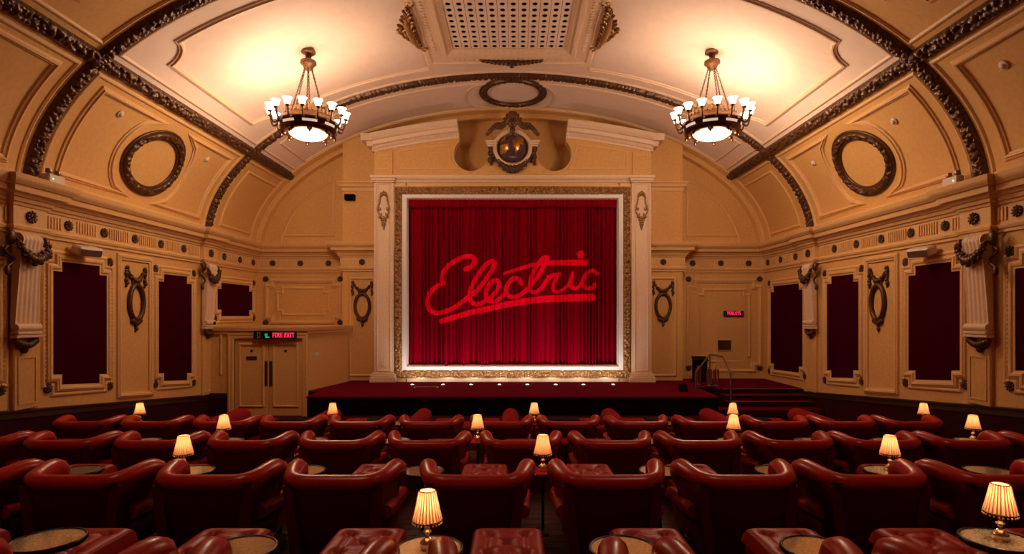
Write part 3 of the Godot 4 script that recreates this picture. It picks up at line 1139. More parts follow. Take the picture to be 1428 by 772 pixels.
# oval frame hung from a swag, about 1.32 m tall, origin at the wall behind its middle
func wreath(wall: int, at: Vector3, label: String, group: String) -> void:
	var t := thing("oval_wreath", label, "ornament", at, group, wb(wall))
	var b := mb()
	var P := []
	for i in 48:
		var a := TAU * i / 48
		P.append(Vector3(cos(a) * 0.225, -0.1 + sin(a) * 0.375, 0.035))
	b.tube(P, 0.05, 8, true)
	part(t, "oval_frame", b, M["bronze"])
	b = mb()
	garland(b, Vector2(-0.27, 0.60), Vector2(0.27, 0.60), 0.24, 0.055, 13)
	part(t, "swag", b, M["bronze"])
	for sx in [-1.0, 1.0]:
		b = mb()
		b.ball(Vector3(sx * 0.29, 0.63, 0.03), Vector3(0.05, 0.05, 0.04))
		drop(b, sx * 0.3, 0.57, 0.24, 0.045)
		part(t, "tassel", b, M["bronze"])
		b = mb()
		var S := []
		for i in 10:
			var an := i / 9.0 * 4.2
			S.append(Vector3(sx * (0.05 + 0.055 * i / 9.0 + 0.04 * sin(an)), 0.30 - 0.035 * cos(an), 0.03))
		b.tube(S, 0.014, 6)
		part(t, "ribbon", b, M["bronze"])
	b = mb()
	for i in 7:
		var q := (i - 3) / 3.0
		b.ball(Vector3(q * 0.12, -0.50 - 0.05 * (1.0 - absf(q)), 0.035), Vector3(0.055, 0.06, 0.045))
	drop(b, 0.0, -0.58, -0.72, 0.04)
	part(t, "pendant", b, M["bronze"])


func console(wall: int, z: float, label: String) -> void:
	var t := thing("console_bracket", label, "bracket", wp(wall, z, 0.0, 0.07), "", wb(wall))
	# fluted scroll: rows down the curve, five lobes across
	var b := mb()
	var rows := []
	var prof := []
	for i in 30:
		var q := i / 29.0
		if q < 0.2:
			var a := q / 0.2 * PI * 0.62
			prof.append(Vector2(0.09 + 0.10 * sin(a), 1.22 + 0.11 * cos(a)))
		else:
			var s := (q - 0.2) / 0.8
			prof.append(Vector2(lerpf(0.183, 0.055, pow(s, 0.75)) + 0.02 * s, lerpf(1.185, -0.19, s)))
	for i in prof.size():
		var row := PackedVector3Array()
		var wd := lerpf(0.19, 0.23, float(i) / prof.size())
		for j in 31:
			var q := lerpf(-1.0, 1.0, j / 30.0)
			row.append(Vector3(q * wd, prof[i].y, prof[i].x - 0.014 * pow(absf(cos(q * PI * 2.5)), 3.0)))
		rows.append(row)
	b.grid(rows)
	# cheeks
	for sx in [-1.0, 1.0]:
		for i in prof.size() - 1:
			var w0 := lerpf(0.19, 0.23, float(i) / prof.size())
			var w1 := lerpf(0.19, 0.23, float(i + 1) / prof.size())
			b.flat(Vector3(sx * w0, prof[i].y, 0), Vector3(sx * w0, prof[i].y, prof[i].x), Vector3(sx * w1, prof[i + 1].y, prof[i + 1].x), Vector3(sx * w1, prof[i + 1].y, 0), Vector3(sx, 0, 0))
	b.flat(Vector3(-0.19, 1.33, 0), Vector3(0.19, 1.33, 0), Vector3(0.19, 1.33, 0.09), Vector3(-0.19, 1.33, 0.09), Vector3.UP)
	part(t, "scroll", b, M["pale trim"])
	b = mb()
	b.tube([Vector3(-0.235, -0.22, 0.08), Vector3(0.235, -0.22, 0.08)], 0.065, 12)
	part(t, "roll", b, M["pale trim"])
	b = mb()
	b.cbox(Vector3(0, -0.31, 0.07), Vector3(0.49, 0.05, 0.15), 0.012)
	b.cbox(Vector3(0, -0.365, 0.07), Vector3(0.52, 0.05, 0.13), 0.012)
	part(t, "shelf", b, M["pale trim"])
	b = mb()
	for i in 9:
		var q := (i - 4) / 4.0
		b.ball(Vector3(q * 0.19, -0.44 - 0.07 * (1.0 - q * q), 0.06), Vector3(0.055, 0.065, 0.07 * (1.2 - 0.4 * absf(q))), Basis.IDENTITY, 7, 5)
	b.ball(Vector3(0, -0.58, 0.04), Vector3(0.05, 0.07, 0.05))
	part(t, "leaf_drop", b, M["bronze"], "dark leaf drop under the bracket")
	# swag across the top with a ribbon knot on its near end
	var g := thing("garland_swag", label.replace("fluted plaster console bracket", "dark fruit garland across a bracket"), "ornament", wp(wall, z, 0.0, 0.24), "", wb(wall))
	b = mb()
	garland(b, Vector2(-0.30, 1.16), Vector2(0.30, 1.16), 0.26, 0.085, 12)
	part(g, "fruit", b, M["bronze"])
	var near := -1.0 if wall < 0 else 1.0
	b = mb()
	b.ball(Vector3(near * 0.34, 1.24, -0.06), Vector3(0.085, 0.125, 0.06))
	part(g, "knot", b, M["bronze"])
	b = mb()
	var S := []
	for i in 16:
		var q := i / 15.0
		S.append(Vector3(near * (0.36 + 0.10 * sin(q * 7.0) * (1.0 - 0.3 * q)), 1.10 - 0.34 * q, -0.06))
	b.tube(S, 0.024, 6)
	b.ball(Vector3(S[15].x, S[15].y - 0.06, -0.06), Vector3(0.045, 0.08, 0.04))
	part(g, "ribbon", b, M["bronze"])
	b = mb()
	b.ball(Vector3(-near * 0.33, 1.22, -0.06), Vector3(0.06, 0.09, 0.06))
	part(g, "end_knot", b, M["bronze"])


func side_walls() -> void:
	for wall in [-1, 1]:
		var left: bool = wall < 0
		var where := "fire exit wall" if left else "stage steps wall"
		var base := -1.31 if left else -1.24
		var yb := func(z: float) -> float: return base - 0.0965 * (z - 10.8)
		cloth_panel(wall, 10.15, 11.48, yb.call(10.15), yb.call(11.48), 0.95, "tall dark red cloth panel between the nearer bracket and oval wreath, " + where)
		cloth_panel(wall, 13.15, 14.5, yb.call(13.15), yb.call(14.5), 0.94, "dark red cloth panel between the oval wreath and the far bracket, " + where)
		cloth_panel(wall, 7.9, 9.03, yb.call(7.9), yb.call(9.03), 0.9, "dark red cloth panel on the rear side of the nearer bracket, " + where)
		if left:
			cloth_panel(wall, 15.75, 17.85, -0.05, -0.05, 0.88, "short wide dark red cloth panel above the fire exit ledge")
		else:
			cloth_panel(wall, 15.72, 17.7, -1.62, -1.69, 0.86, "tall dark red cloth panel above the stage steps")
		# plain framed field with the hanging wreath
		var w := get_node("wall_left" if left else "wall_right") as Node3D
		var b := mb()
		wall_frame(b, wall, [[11.92, yb.call(11.92) - 0.2], [12.82, yb.call(12.82) - 0.2], [12.82, 1.14], [11.92, 1.14]], FRAME)
		part(w, "field_moulding", b, M["trim plaster"])
		for z in [11.85, 12.89]:
			b = mb()
			var y := -1.5
			while y < 1.1:
				b.ball(wp(wall, z, y, 0.0), Vector3(0.022, 0.028, 0.022), Basis.IDENTITY, 6, 4)
				y += 0.075
			part(w, "bead_row", b, M["trim plaster"]).set_meta("kind", "stuff")
		wreath(wall, wp(wall, 12.38 if left else 12.45, 0.36), "dark bronze oval frame hung from a swag on the " + where, "oval wreaths on the side walls")
		console(wall, 9.47 if left else 9.62, "large nearer fluted plaster console bracket on the " + where)
		console(wall, 15.12, "far fluted plaster console bracket on the " + where + ", near the stage corner")
		# loudspeaker tilted off the wall above the first panel
		var sp := thing("wall_loudspeaker", "small pale box loudspeaker tilted off the " + where, "loudspeaker", wp(wall, 10.72 if left else 10.86, 1.2, 0.17), "", wb(wall) * Basis(Vector3.UP, wall * 0.3) * Basis(Vector3.RIGHT, 0.3))
		b = mb()
		b.cbox(Vector3(0, 0, 0.05), Vector3(0.46, 0.17, 0.24), 0.03)
		part(sp, "cabinet", b, M["white plastic"])
		b = mb()
		b.cbox(Vector3(0, -0.01, 0.17), Vector3(0.39, 0.12, 0.012), 0.003)
		part(sp, "front_grille", b, M["grey metal"])
		b = mb()
		b.box(Vector3(0, 0.03, -0.12), Vector3(0.08, 0.06, 0.16))
		part(sp, "bracket", b, M["grey metal"])
		# emergency light box on the cornice by the rib
		var em := thing("emergency_light", "white emergency light box standing on the cornice of the " + where, "light", W(wall * (HW - 0.22), 2.225, P1[0 if left else 1] + 0.36))
		b = mb()
		b.cbox(Vector3(0, 0.09, 0), Vector3(0.14, 0.18, 0.34), 0.012)
		part(em, "box", b, M["white plastic"])
		for k in [-0.09, 0.10]:
			b = mb()
			b.lathe(Vector3(0, 0.215, k), [[0.0, 0.07], [0.045, 0.06], [0.05, 0.0], [0.02, -0.03], [0.0, -0.03]], 12, Basis.IDENTITY)
			part(em, "lamp_head", b, M["grey metal"])
		b = mb()
		b.ball(Vector3(-wall * 0.071, 0.10, 0.10), Vector3.ONE * 0.014)
		part(em, "indicator_light", b, M["green indicator"])


# ---------- front wall ----------
func front_wall() -> void:
	var f := get_node("wall_front") as Node3D
	for sg in [-1.0, 1.0]:
		# quarter-arch field on each side
		var L := [[5.62 * sg, 2.5]]
		var arc := []
		for i in 17:
			var an := deg_to_rad(lerpf(44.0, 84.2, i / 16.0))
			arc.append([(VA - 0.78) * sin(an) * sg, VC + (VB - 0.78) * cos(an)])
		var first: Array = arc[0]
		for i in arc.size():
			if absf(arc[i][0]) > 5.62:
				L.append(arc[i])
		L.append([absf(L[-1][0]) * sg, 2.5])
		L[1][0] = 5.62 * sg
		var b := mb()
		wall_frame(b, 0, L, MOULD_SMALL)
		part(f, "tympanum_moulding", b, M["trim plaster"])
		# stage pier, full height, with wreath field, upper band
		var x0: float = SC + sg * 4.15
		var x1: float = SC + sg * 5.27
		b = mb()
		b.box(W((x0 + x1) / 2.0, 0.9, ZF - 0.225), Vector3(absf(x1 - x0), 9.2, 0.45))
		part(f, "stage_pier", b, M["wall plaster"])
		b = mb()
		var hp := plan_path([[x1, ZF], [x1, ZF - 0.45], [x0, ZF - 0.45]] if sg > 0 else [[x0, ZF - 0.45], [x1, ZF - 0.45], [x1, ZF]], 0.0)
		b.sweep(hp[0], hp[1], [[3.82, 0.0], [3.82, 0.03], [3.92, 0.04], [3.95, 0.09], [4.03, 0.11], [4.06, 0.14], [4.10, 0.14], [4.10, 0.0]])
		part(f, "pier_band", b, M["trim plaster"])
		b = mb()
		var pts := []
		for q in [[4.3, -1.9], [5.05, -1.9], [5.05, 1.12], [4.3, 1.12]]:
			pts.append(W(SC + sg * q[0], q[1], ZF - 0.45))
		if sg < 0:
			pts.reverse()
		var fp := frame_path(pts, Vector3.BACK)
		b.sweep(fp[0], fp[1], MOULD_SMALL, true)
		part(f, "pier_moulding", b, M["trim plaster"])
		wreath(0, W(SC + sg * 4.66, 0.36, ZF - 0.45), "dark bronze oval frame hung from a swag on the stage pier, %s" % ("fire exit side" if sg < 0 else "toilets side"), "oval wreaths on the stage piers")
	# panel over the fire exit lobby
	var b2 := mb()
	wall_frame(b2, 0, notched(-7.68, -5.52, -0.18, -0.18, 1.0, 0.18, 0.16), FRAME)
	wall_frame(b2, 0, notched(-7.42, -5.78, -0.02, -0.02, 0.84, 0.16, 0.14), MOULD_SMALL)
	part(f, "lobby_panel_moulding", b2, M["trim plaster"])
	for x in [-7.78, -5.42]:
		for y in [1.12, -0.26]:
			rosette(f, W(x, y, ZF), Vector3.BACK, 0.95)
	# panel round the toilets door
	b2 = mb()
	wall_frame(b2, 0, notched(5.72, 7.86, -1.72, -1.72, 1.0, 0.2, 0.2), FRAME)
	wall_frame(b2, 0, notched(5.98, 7.6, -1.5, -1.5, 0.78, 0.16, 0.16), MOULD_SMALL)
	part(f, "door_panel_moulding", b2, M["trim plaster"])
	for x in [5.66, 7.92]:
		for y in [1.12, -1.70]:
			rosette(f, W(x, y, ZF), Vector3.BACK, 0.95)


# ---------- proscenium ----------
func rect_path(x0: float, y0: float, x1: float, y1: float, z: float) -> Array:
	return frame_path([W(SC + x0, y0, z), W(SC + x1, y0, z), W(SC + x1, y1, z), W(SC + x0, y1, z)], Vector3.BACK)


func dense(pts: Array, step: float) -> Array:
	var P := []
	for i in pts.size() - 1:
		var k := int(pts[i].distance_to(pts[i + 1]) / step)
		for j in k:
			P.append(pts[i].lerp(pts[i + 1], float(j) / k))
	P.append(pts[-1])
	return P


func ped_y(x: float) -> float:
	# underside of the curved pediment cornice
	return lerpf(4.93, 5.36, 1.0 - pow((absf(x) - 1.4) / 2.8, 1.35))


const ZS := 17.4   # face of the proscenium


func proscenium() -> void:
	var t := struct("trim_2", "cream proscenium with pilasters and broken curved pediment round the stage curtain", "proscenium")
	# piers left and right of the opening, lintel and sill
	for sg in [-1.0, 1.0]:
		var b := mb()
		b.box(W(SC + sg * 3.71, 1.03, (ZS + ZF) / 2.0), Vector3(0.98, 6.16, ZF - ZS))
		part(t, "jamb", b, M["trim plaster"])
		# pilaster with sunk panel, capital, base
		b = mb()
		b.cbox(W(SC + sg * 3.90, 1.0, ZS - 0.03), Vector3(0.60, 6.1, 0.09), 0.01)
		part(t, "pilaster", b, M["pale trim"])
		b = mb()
		var fp := rect_path(sg * 3.90 - 0.20, -1.7, sg * 3.90 + 0.20, 3.95, ZS - 0.075)
		b.sweep(fp[0], fp[1], [[-0.03, 0.0], [-0.03, 0.015], [0.0, 0.03], [0.03, 0.015], [0.03, 0.0]], true)
		part(t, "pilaster_moulding", b, M["pale trim"])
		b = mb()
		for q in [[-2.05, 0.16, 0.10], [-1.89, 0.07, 0.07], [-1.82, 0.05, 0.04]]:
			b.cbox(W(SC + sg * 3.90, q[0] + q[1] / 2.0, ZS - 0.06), Vector3(0.60 + q[2] * 2, q[1], 0.15 + q[2] * 2), 0.012)
		part(t, "pilaster_base", b, M["pale trim"])
		b = mb()
		for q in [[3.98, 0.05, 0.03], [4.03, 0.07, 0.06], [4.10, 0.04, 0.09]]:
			b.cbox(W(SC + sg * 3.90, q[0] + q[1] / 2.0, ZS - 0.06), Vector3(0.60 + q[2] * 2, q[1], 0.15 + q[2] * 2), 0.012)
		part(t, "pilaster_capital", b, M["pale trim"])
		# gilt cartouche on the pilaster
		var c := thing("gilt_cartouche", "gilt scrolled cartouche with pendant on the proscenium pilaster, %s" % ("fire exit side" if sg < 0 else "toilets side"), "ornament", W(SC + sg * 3.90, 3.2, ZS - 0.085), "gilt cartouches on the proscenium pilasters")
		b = mb()
		for e in [-1.0, 1.0]:
			var S := []
			for i in 20:
				var q := i / 19.0
				S.append(Vector3(e * (0.05 + 0.12 * sin(q * PI) + 0.03 * cos(q * 9.0)), 0.42 - 0.72 * q, 0.02))
			b.tube(S, 0.026, 6)
		part(c, "shield_rim", b, M["gilt"])
		b = mb()
		for i in 5:
			b.ball(Vector3((i - 2) * 0.04, 0.47 - 0.03 * absf(i - 2), 0.03), Vector3(0.032, 0.07, 0.035))
		part(c, "crest", b, M["gilt"])
		b = mb()
		for i in 6:
			var q := i / 5.0
			b.ball(Vector3(0, -0.28 - 0.33 * q, 0.02), Vector3(0.10 * (1.0 - q) + 0.02, 0.045, 0.03))
		b.ball(Vector3(0, -0.50, 0.02), Vector3(0.075, 0.018, 0.02))
		part(c, "pendant", b, M["gilt"])
		b = mb()
		for e in [-1.0, 1.0]:
			b.ball(Vector3(e * 0.12, -0.02, 0.025), Vector3(0.045, 0.05, 0.025))
			b.ball(Vector3(e * 0.10, -0.22, 0.025), Vector3(0.035, 0.09, 0.025), Basis(Vector3.BACK, e * 0.5))
		part(c, "leaves", b, M["gilt"])
	var b := mb()
	b.box(W(SC, 3.80, (ZS + ZF) / 2.0), Vector3(6.5, 0.56, ZF - ZS))
	part(t, "lintel", b, M["trim plaster"])
	b = mb()
	b.box(W(SC, -1.84, (ZS + ZF) / 2.0), Vector3(6.5, 0.46, ZF - ZS))
	part(t, "sill", b, M["pale trim"])
	# white inner frame and its splayed reveal
	b = mb()
	var fr := rect_path(-3.22, -1.58, 3.22, 3.53, ZS - 0.02)
	b.sweep(fr[0], fr[1], [[-0.04, -0.12], [0.0, -0.02], [0.0, 0.03], [0.13, 0.04], [0.14, 0.0]], true)
	part(t, "inner_frame", b, M["white frame"])
	# gilt carved frame
	var g := thing("curtain_surround", "wide gilt carved foliage frame round the stage curtain", "frame")
	var sides := [[[-3.46, -1.80], [3.46, -1.80]], [[3.46, -1.80], [3.46, 3.74]], [[3.46, 3.74], [-3.46, 3.74]], [[-3.46, 3.74], [-3.46, -1.80]]]
	for s in sides:
		b = mb()
		var e: Vector2 = (Vector2(s[1][0], s[1][1]) - Vector2(s[0][0], s[0][1])).normalized() * 0.09
		var P := dense([W(SC + s[0][0] - e.x, s[0][1] - e.y, ZS - 0.01), W(SC + s[1][0] + e.x, s[1][1] + e.y, ZS - 0.01)], 0.016)
		var N := []
		for p in P:
			N.append(Vector3.BACK)
		carved(b, P, N, 0.25, 0.13, 0.085, 15)
		part(g, "carved_side", b, M["gilt"])
	for o in [-0.13, 0.13]:
		b = mb()
		var fp := rect_path(-3.46 - o, -1.80 - o, 3.46 + o, 3.74 + o, ZS)
		b.sweep(fp[0], fp[1], [[-0.015, 0.0], [-0.015, 0.04], [0.015, 0.04], [0.015, 0.0]], true)
		part(g, "fillet", b, M["gilt"])
	# architrave ledge over the frame
	b = mb()
	var lp := frame_path([W(SC + 4.3, 4.10, ZS), W(SC - 4.3, 4.10, ZS)], Vector3.BACK)
	b.sweep(lp[0], lp[1], [[-0.10, 0.0], [-0.10, 0.03], [-0.04, 0.05], [0.0, 0.09], [0.05, 0.12], [0.10, 0.13], [0.12, 0.10], [0.12, 0.0]])
	part(t, "architrave_ledge", b, M["pale trim"])
	# attic face with the hollowed gaps of the broken pediment
	for sg in [-1.0, 1.0]:
		var poly := PackedVector2Array()
		poly.append(Vector2(0, 4.15))
		poly.append(Vector2(4.2, 4.15))
		poly.append(Vector2(4.2, ped_y(4.2) + 0.05))
		for i in range(1, 9):
			var x := lerpf(4.2, 1.62, i / 8.0)
			poly.append(Vector2(x, ped_y(x) + 0.05))
		for i in 19:
			var an := deg_to_rad(lerpf(47.0, -175.0, i / 18.0))
			poly.append(Vector2(1.27 + 0.52 * cos(an), 4.87 + 0.52 * sin(an)))
		poly.append(Vector2(0.72, 5.0))
		poly.append(Vector2(0.72, 5.12))
		for i in 12:
			var an := deg_to_rad(lerpf(12.0, 90.0, i / 11.0))
			poly.append(Vector2(0.60 * cos(an), 5.02 + 0.60 * sin(an)))
		if sg < 0:
			for i in poly.size():
				poly[i].x = -poly[i].x
		b = mb()
		b.prism(W(SC, 0, ZS + 0.35), Vector3.RIGHT, Vector3.UP, Vector3.BACK, poly, 0.35)
		part(t, "attic", b, M["wall plaster"])
		# rim round the hollow
		b = mb()
		var P := []
		for i in 19:
			var an := deg_to_rad(lerpf(60.0, -175.0, i / 18.0))
			P.append(W(SC + sg * (1.27 + 0.58 * cos(an)), 4.87 + 0.58 * sin(an), ZS))
		if sg > 0:
			P.reverse()
		# curved cornice
		var C := []
		for i in 17:
			var x := lerpf(4.2, 1.62, i / 16.0)
			C.append(W(SC + sg * x, ped_y(x), ZS))
		if sg < 0:
			C.reverse()
		b = mb()
		var cp := frame_path(C, Vector3.BACK)
		b.sweep(cp[0], cp[1], [[0.0, 0.0], [0.0, 0.03], [0.06, 0.05], [0.08, 0.09], [0.15, 0.11], [0.17, 0.19], [0.27, 0.22], [0.29, 0.29], [0.36, 0.36], [0.43, 0.40], [0.46, 0.40], [0.48, 0.30], [0.48, -0.3], [0.0, -0.3]])
		part(t, "pediment_cornice", b, M["pale trim"])
		# cornice return on the outer end
		b = mb()
		for q in [[0.0, 0.15, 0.07], [0.13, 0.17, 0.2], [0.27, 0.21, 0.34]]:
			b.cbox(W(SC + sg * (4.2 + q[2] / 2.0), 4.93 + q[0] + q[1] / 2.0 - 0.005, ZS + 0.17 - q[2] / 2.0), Vector3(q[2], q[1], 0.34 + q[2]), 0.015)
		part(t, "cornice_return", b, M["pale trim"])
		# dentil row under the cornice
		b = mb()
		var x := 1.75
		while x < 4.1:
			b.box(W(SC + sg * x, ped_y(x) + 0.115, ZS - 0.10), Vector3(0.04, 0.055, 0.05))
			x += 0.08
		part(t, "dentil_row", b, M["pale trim"]).set_meta("kind", "stuff")
		# sunk panels
		b = mb()
		var pl := [[3.48, 4.42], [3.48, ped_y(3.48) - 0.12], [2.7, ped_y(2.7) - 0.14], [1.98, ped_y(1.98) - 0.17], [1.92, 4.95], [1.88, 4.68], [1.70, 4.42]]
		var pts := []
		for q in pl:
			pts.append(W(SC + sg * q[0], q[1], ZS))
		if sg < 0:
			pts.reverse()
		var fp := frame_path(pts, Vector3.BACK)
		b.sweep(fp[0], fp[1], [[-0.03, 0.0], [-0.025, 0.02], [0.0, 0.028], [0.025, 0.02], [0.03, 0.0]], true)
		fp = rect_path(sg * 3.92 - 0.17, 4.4, sg * 3.92 + 0.17, 4.82, ZS - 0.06)
		b.sweep(fp[0], fp[1], [[-0.03, 0.0], [-0.025, 0.02], [0.0, 0.028], [0.025, 0.02], [0.03, 0.0]], true)
		part(t, "attic_moulding", b, M["trim plaster"])
		b = mb()
		b.cbox(W(SC + sg * 3.92, 4.55, ZS - 0.03), Vector3(0.56, 0.78, 0.07), 0.01)
		part(t, "attic_pier", b, M["wall plaster"])
		# ear blocks beside the globe housing
		b = mb()
		for q in [[5.06, 0.06, 0.04], [5.12, 0.06, 0.09], [5.18, 0.06, 0.13]]:
			b.cbox(W(SC + sg * 0.64, q[0] + q[1] / 2.0, ZS + 0.1 - q[2]), Vector3(0.18 + q[2] * 1.4, q[1], 0.36), 0.01)
		part(t, "ear_block", b, M["pale trim"])
	# globe in its round housing
	b = mb()
	b.lathe(W(SC, 5.02, ZS - 0.02), [[0.45, -0.05], [0.46, 0.08], [0.50, 0.12], [0.54, 0.10], [0.57, 0.12], [0.60, 0.06], [0.60, 0.0]], 40, Basis(Vector3.RIGHT, PI / 2))
	part(t, "globe_housing", b, M["pale trim"])
	globe(W(SC, 5.02, ZS - 0.02))
	# acanthus crest over the globe, garland below
	var cr := thing("acanthus_crest", "brown gilt acanthus crest over the globe in the pediment", "ornament", W(SC, 5.62, ZS - 0.14))
	b = mb()
	for i in 7:
		var q := (i - 3) / 3.0
		b.ball(Vector3(q * 0.16, 0.36 - 0.16 * q * q, 0.04), Vector3(0.075, 0.15, 0.07), Basis(Vector3.BACK, -q * 0.9))
	b.ball(Vector3(0, 0.14, 0.06), Vector3(0.15, 0.16, 0.09), Basis.IDENTITY, 12, 8)
	part(cr, "shell", b, M["old gilt"])
	b = mb()
	b.ball(Vector3(0, 0.13, 0.14), Vector3(0.07, 0.085, 0.05), Basis.IDENTITY, 12, 8)
	part(cr, "boss", b, M["bronze"])
	for sg in [-1.0, 1.0]:
		b = mb()
		var S := []
		var R := []
		for i in 16:
			var q := i / 15.0
			S.append(Vector3(sg * (0.12 + 0.62 * q), 0.26 - 0.40 * q - 0.07 * sin(q * TAU), 0.05))
			R.append(lerpf(0.065, 0.03, q))
		b.tube(S, R, 8)
		b.ball(Vector3(sg * 0.76, -0.21, 0.05), Vector3(0.06, 0.06, 0.05))
		for i in 9:
			var q := (i + 0.5) / 9.0
			var yy := 0.26 - 0.40 * q - 0.07 * sin(q * TAU)
			b.ball(Vector3(sg * (0.12 + 0.58 * q), yy - 0.07, 0.05), Vector3(0.035, 0.085 * (1.2 - 0.6 * q), 0.045), Basis(Vector3.BACK, sg * 0.5))
			b.ball(Vector3(sg * (0.12 + 0.56 * q), yy + 0.06, 0.04), Vector3(0.03, 0.06 * (1.2 - 0.6 * q), 0.04), Basis(Vector3.BACK, -sg * 0.7))
		part(cr, "leaf_scroll", b, M["old gilt"])
	b = mb()
	b.ball(Vector3(0, -0.08, 0.05), Vector3(0.08, 0.14, 0.06))
	part(cr, "drop", b, M["bronze"])
	var ga := thing("globe_garland", "dark brown fruit garland with two tassels below the globe", "ornament", W(SC, 4.9, ZS - 0.02))
	b = mb()
	garland(b, Vector2(-0.62, 0.0), Vector2(0.62, 0.0), 0.50, 0.11, 20)
	part(ga, "swag", b, M["bronze"])
	for sg in [-1.0, 1.0]:
		b = mb()
		b.ball(Vector3(sg * 0.66, 0.15, 0.05), Vector3(0.10, 0.05, 0.06))
		drop(b, sg * 0.66, 0.08, -0.34, 0.075)
		part(ga, "tassel", b, M["bronze"])
	curtain()


func globe(at: Vector3) -> void:
	var t := thing("globe", "purple brown globe with gilt continents set in the pediment", "globe", at)
	var r := 0.42
	for pass_ in 5:
		var b := mb()
		var nu := 72
		var nv := 36
		for j in nv:
			for i in nu:
				var th := PI * (j + 0.5) / nv
				var ph := TAU * (i + 0.5) / nu
				var d := Vector3(sin(th) * cos(ph), cos(th), sin(th) * sin(ph))
				var land: int = globe_land(d)
				if pass_ == 0 or pass_ == land:
					var rr := r + (0.008 if pass_ > 0 else 0.0)
					var q := []
					for k in [[0, 0], [1, 0], [1, 1], [0, 1]]:
						var t2: float = PI * (j + k[1]) / float(nv)
						var p2: float = TAU * (i + k[0]) / float(nu)
						q.append(Vector3(sin(t2) * cos(p2), cos(t2), sin(t2) * sin(p2)))
					b.quad(q[0] * rr, q[1] * rr, q[2] * rr, q[3] * rr, q[0], q[1], q[2], q[3])
		part(t, "sea" if pass_ == 0 else "continent", b, M["globe sea"] if pass_ == 0 else M["globe land"], "" if pass_ == 0 else "gilt continent")


func globe_land(d: Vector3) -> int:
	# rough outlines in view: America's shoulder at lower left, Africa and Eurasia to the right
	if d.z < 0.0:
		return 0
	var x := d.x
	var y := d.y
	var w := 0.08 * soft.get_noise_2d(x * 5.0, y * 5.0)
	if y <= 0.05 and y > -0.62 and x > 0.06 + w + maxf(0.0, -y - 0.1) * 0.35 and x < 0.5 + y * 0.42 - w:
		return 1
	if x > -0.02 + w and y > 0.05 and y < 0.62 and x < 0.75 and not (x < 0.25 and y > 0.38):
		return 2
	if x < -0.34 + w and x > -0.85 and y < 0.12 + w and y > -0.48 and x < -0.36 + (y + 0.2) * 0.3:
		return 3
	if x < -0.5 + w and y > 0.32:
		return 4
	return 0


# ---------- curtain ----------
var logo_light: Image  # projected red lettering, painted as colour into the curtain


func stroke(pts: Array, w0: float, w1: float) -> void:
	# points in photograph pixels, widths in photograph pixels
	var n := pts.size() - 1
	for i in n:
		seg(pts[i], pts[i + 1], lerpf(w0, w1, float(i) / n) * 0.55, lerpf(w0, w1, float(i + 1) / n) * 0.55)


const LX0 := 566.0
const LX1 := 866.0
const LY0 := 275.0
const LY1 := 512.0
const LS := 3.4


func seg(a: Vector2, b: Vector2, ra: float, rb: float) -> void:
	var p := (a - Vector2(LX0, LY0)) * LS
	var q := (b - Vector2(LX0, LY0)) * LS
	var r := maxf(ra, rb) * LS
	for y in range(int(minf(p.y, q.y) - r) - 1, int(maxf(p.y, q.y) + r) + 2):
		for x in range(int(minf(p.x, q.x) - r) - 1, int(maxf(p.x, q.x) + r) + 2):
			var c := Vector2(x, y)
			var t := clampf((c - p).dot(q - p) / maxf(1e-6, (q - p).length_squared()), 0.0, 1.0)
			var cov := clampf(lerpf(ra, rb, t) * LS - c.distance_to(p.lerp(q, t)) + 0.5, 0.0, 1.0)
			if cov > 0.0 and x >= 0 and y >= 0 and x < logo_light.get_width() and y < logo_light.get_height():
				logo_light.set_pixel(x, y, logo_light.get_pixel(x, y).lerp(LETTER_LIGHT, cov))


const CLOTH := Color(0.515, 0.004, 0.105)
const LETTER_LIGHT := Color(1.0, 0.04, 0.22)  # brighter red of the projected light, put into the cloth colour


func smooth_curve(L: Array, ox: float, oy: float, sc: float) -> Array:
	var c := Curve2D.new()
	for i in L.size():
		var p := Vector2(L[i][0], L[i][1])
		var a := Vector2(L[maxi(i - 1, 0)][0], L[maxi(i - 1, 0)][1])
		var b := Vector2(L[mini(i + 1, L.size() - 1)][0], L[mini(i + 1, L.size() - 1)][1])
		var d := (b - a) / 6.0
		c.add_point(p, -d, d)
	var out := []
	for p in c.tessellate(4, 2.0):
		out.append(Vector2(ox + p.x / sc, oy + p.y / sc))
	return out


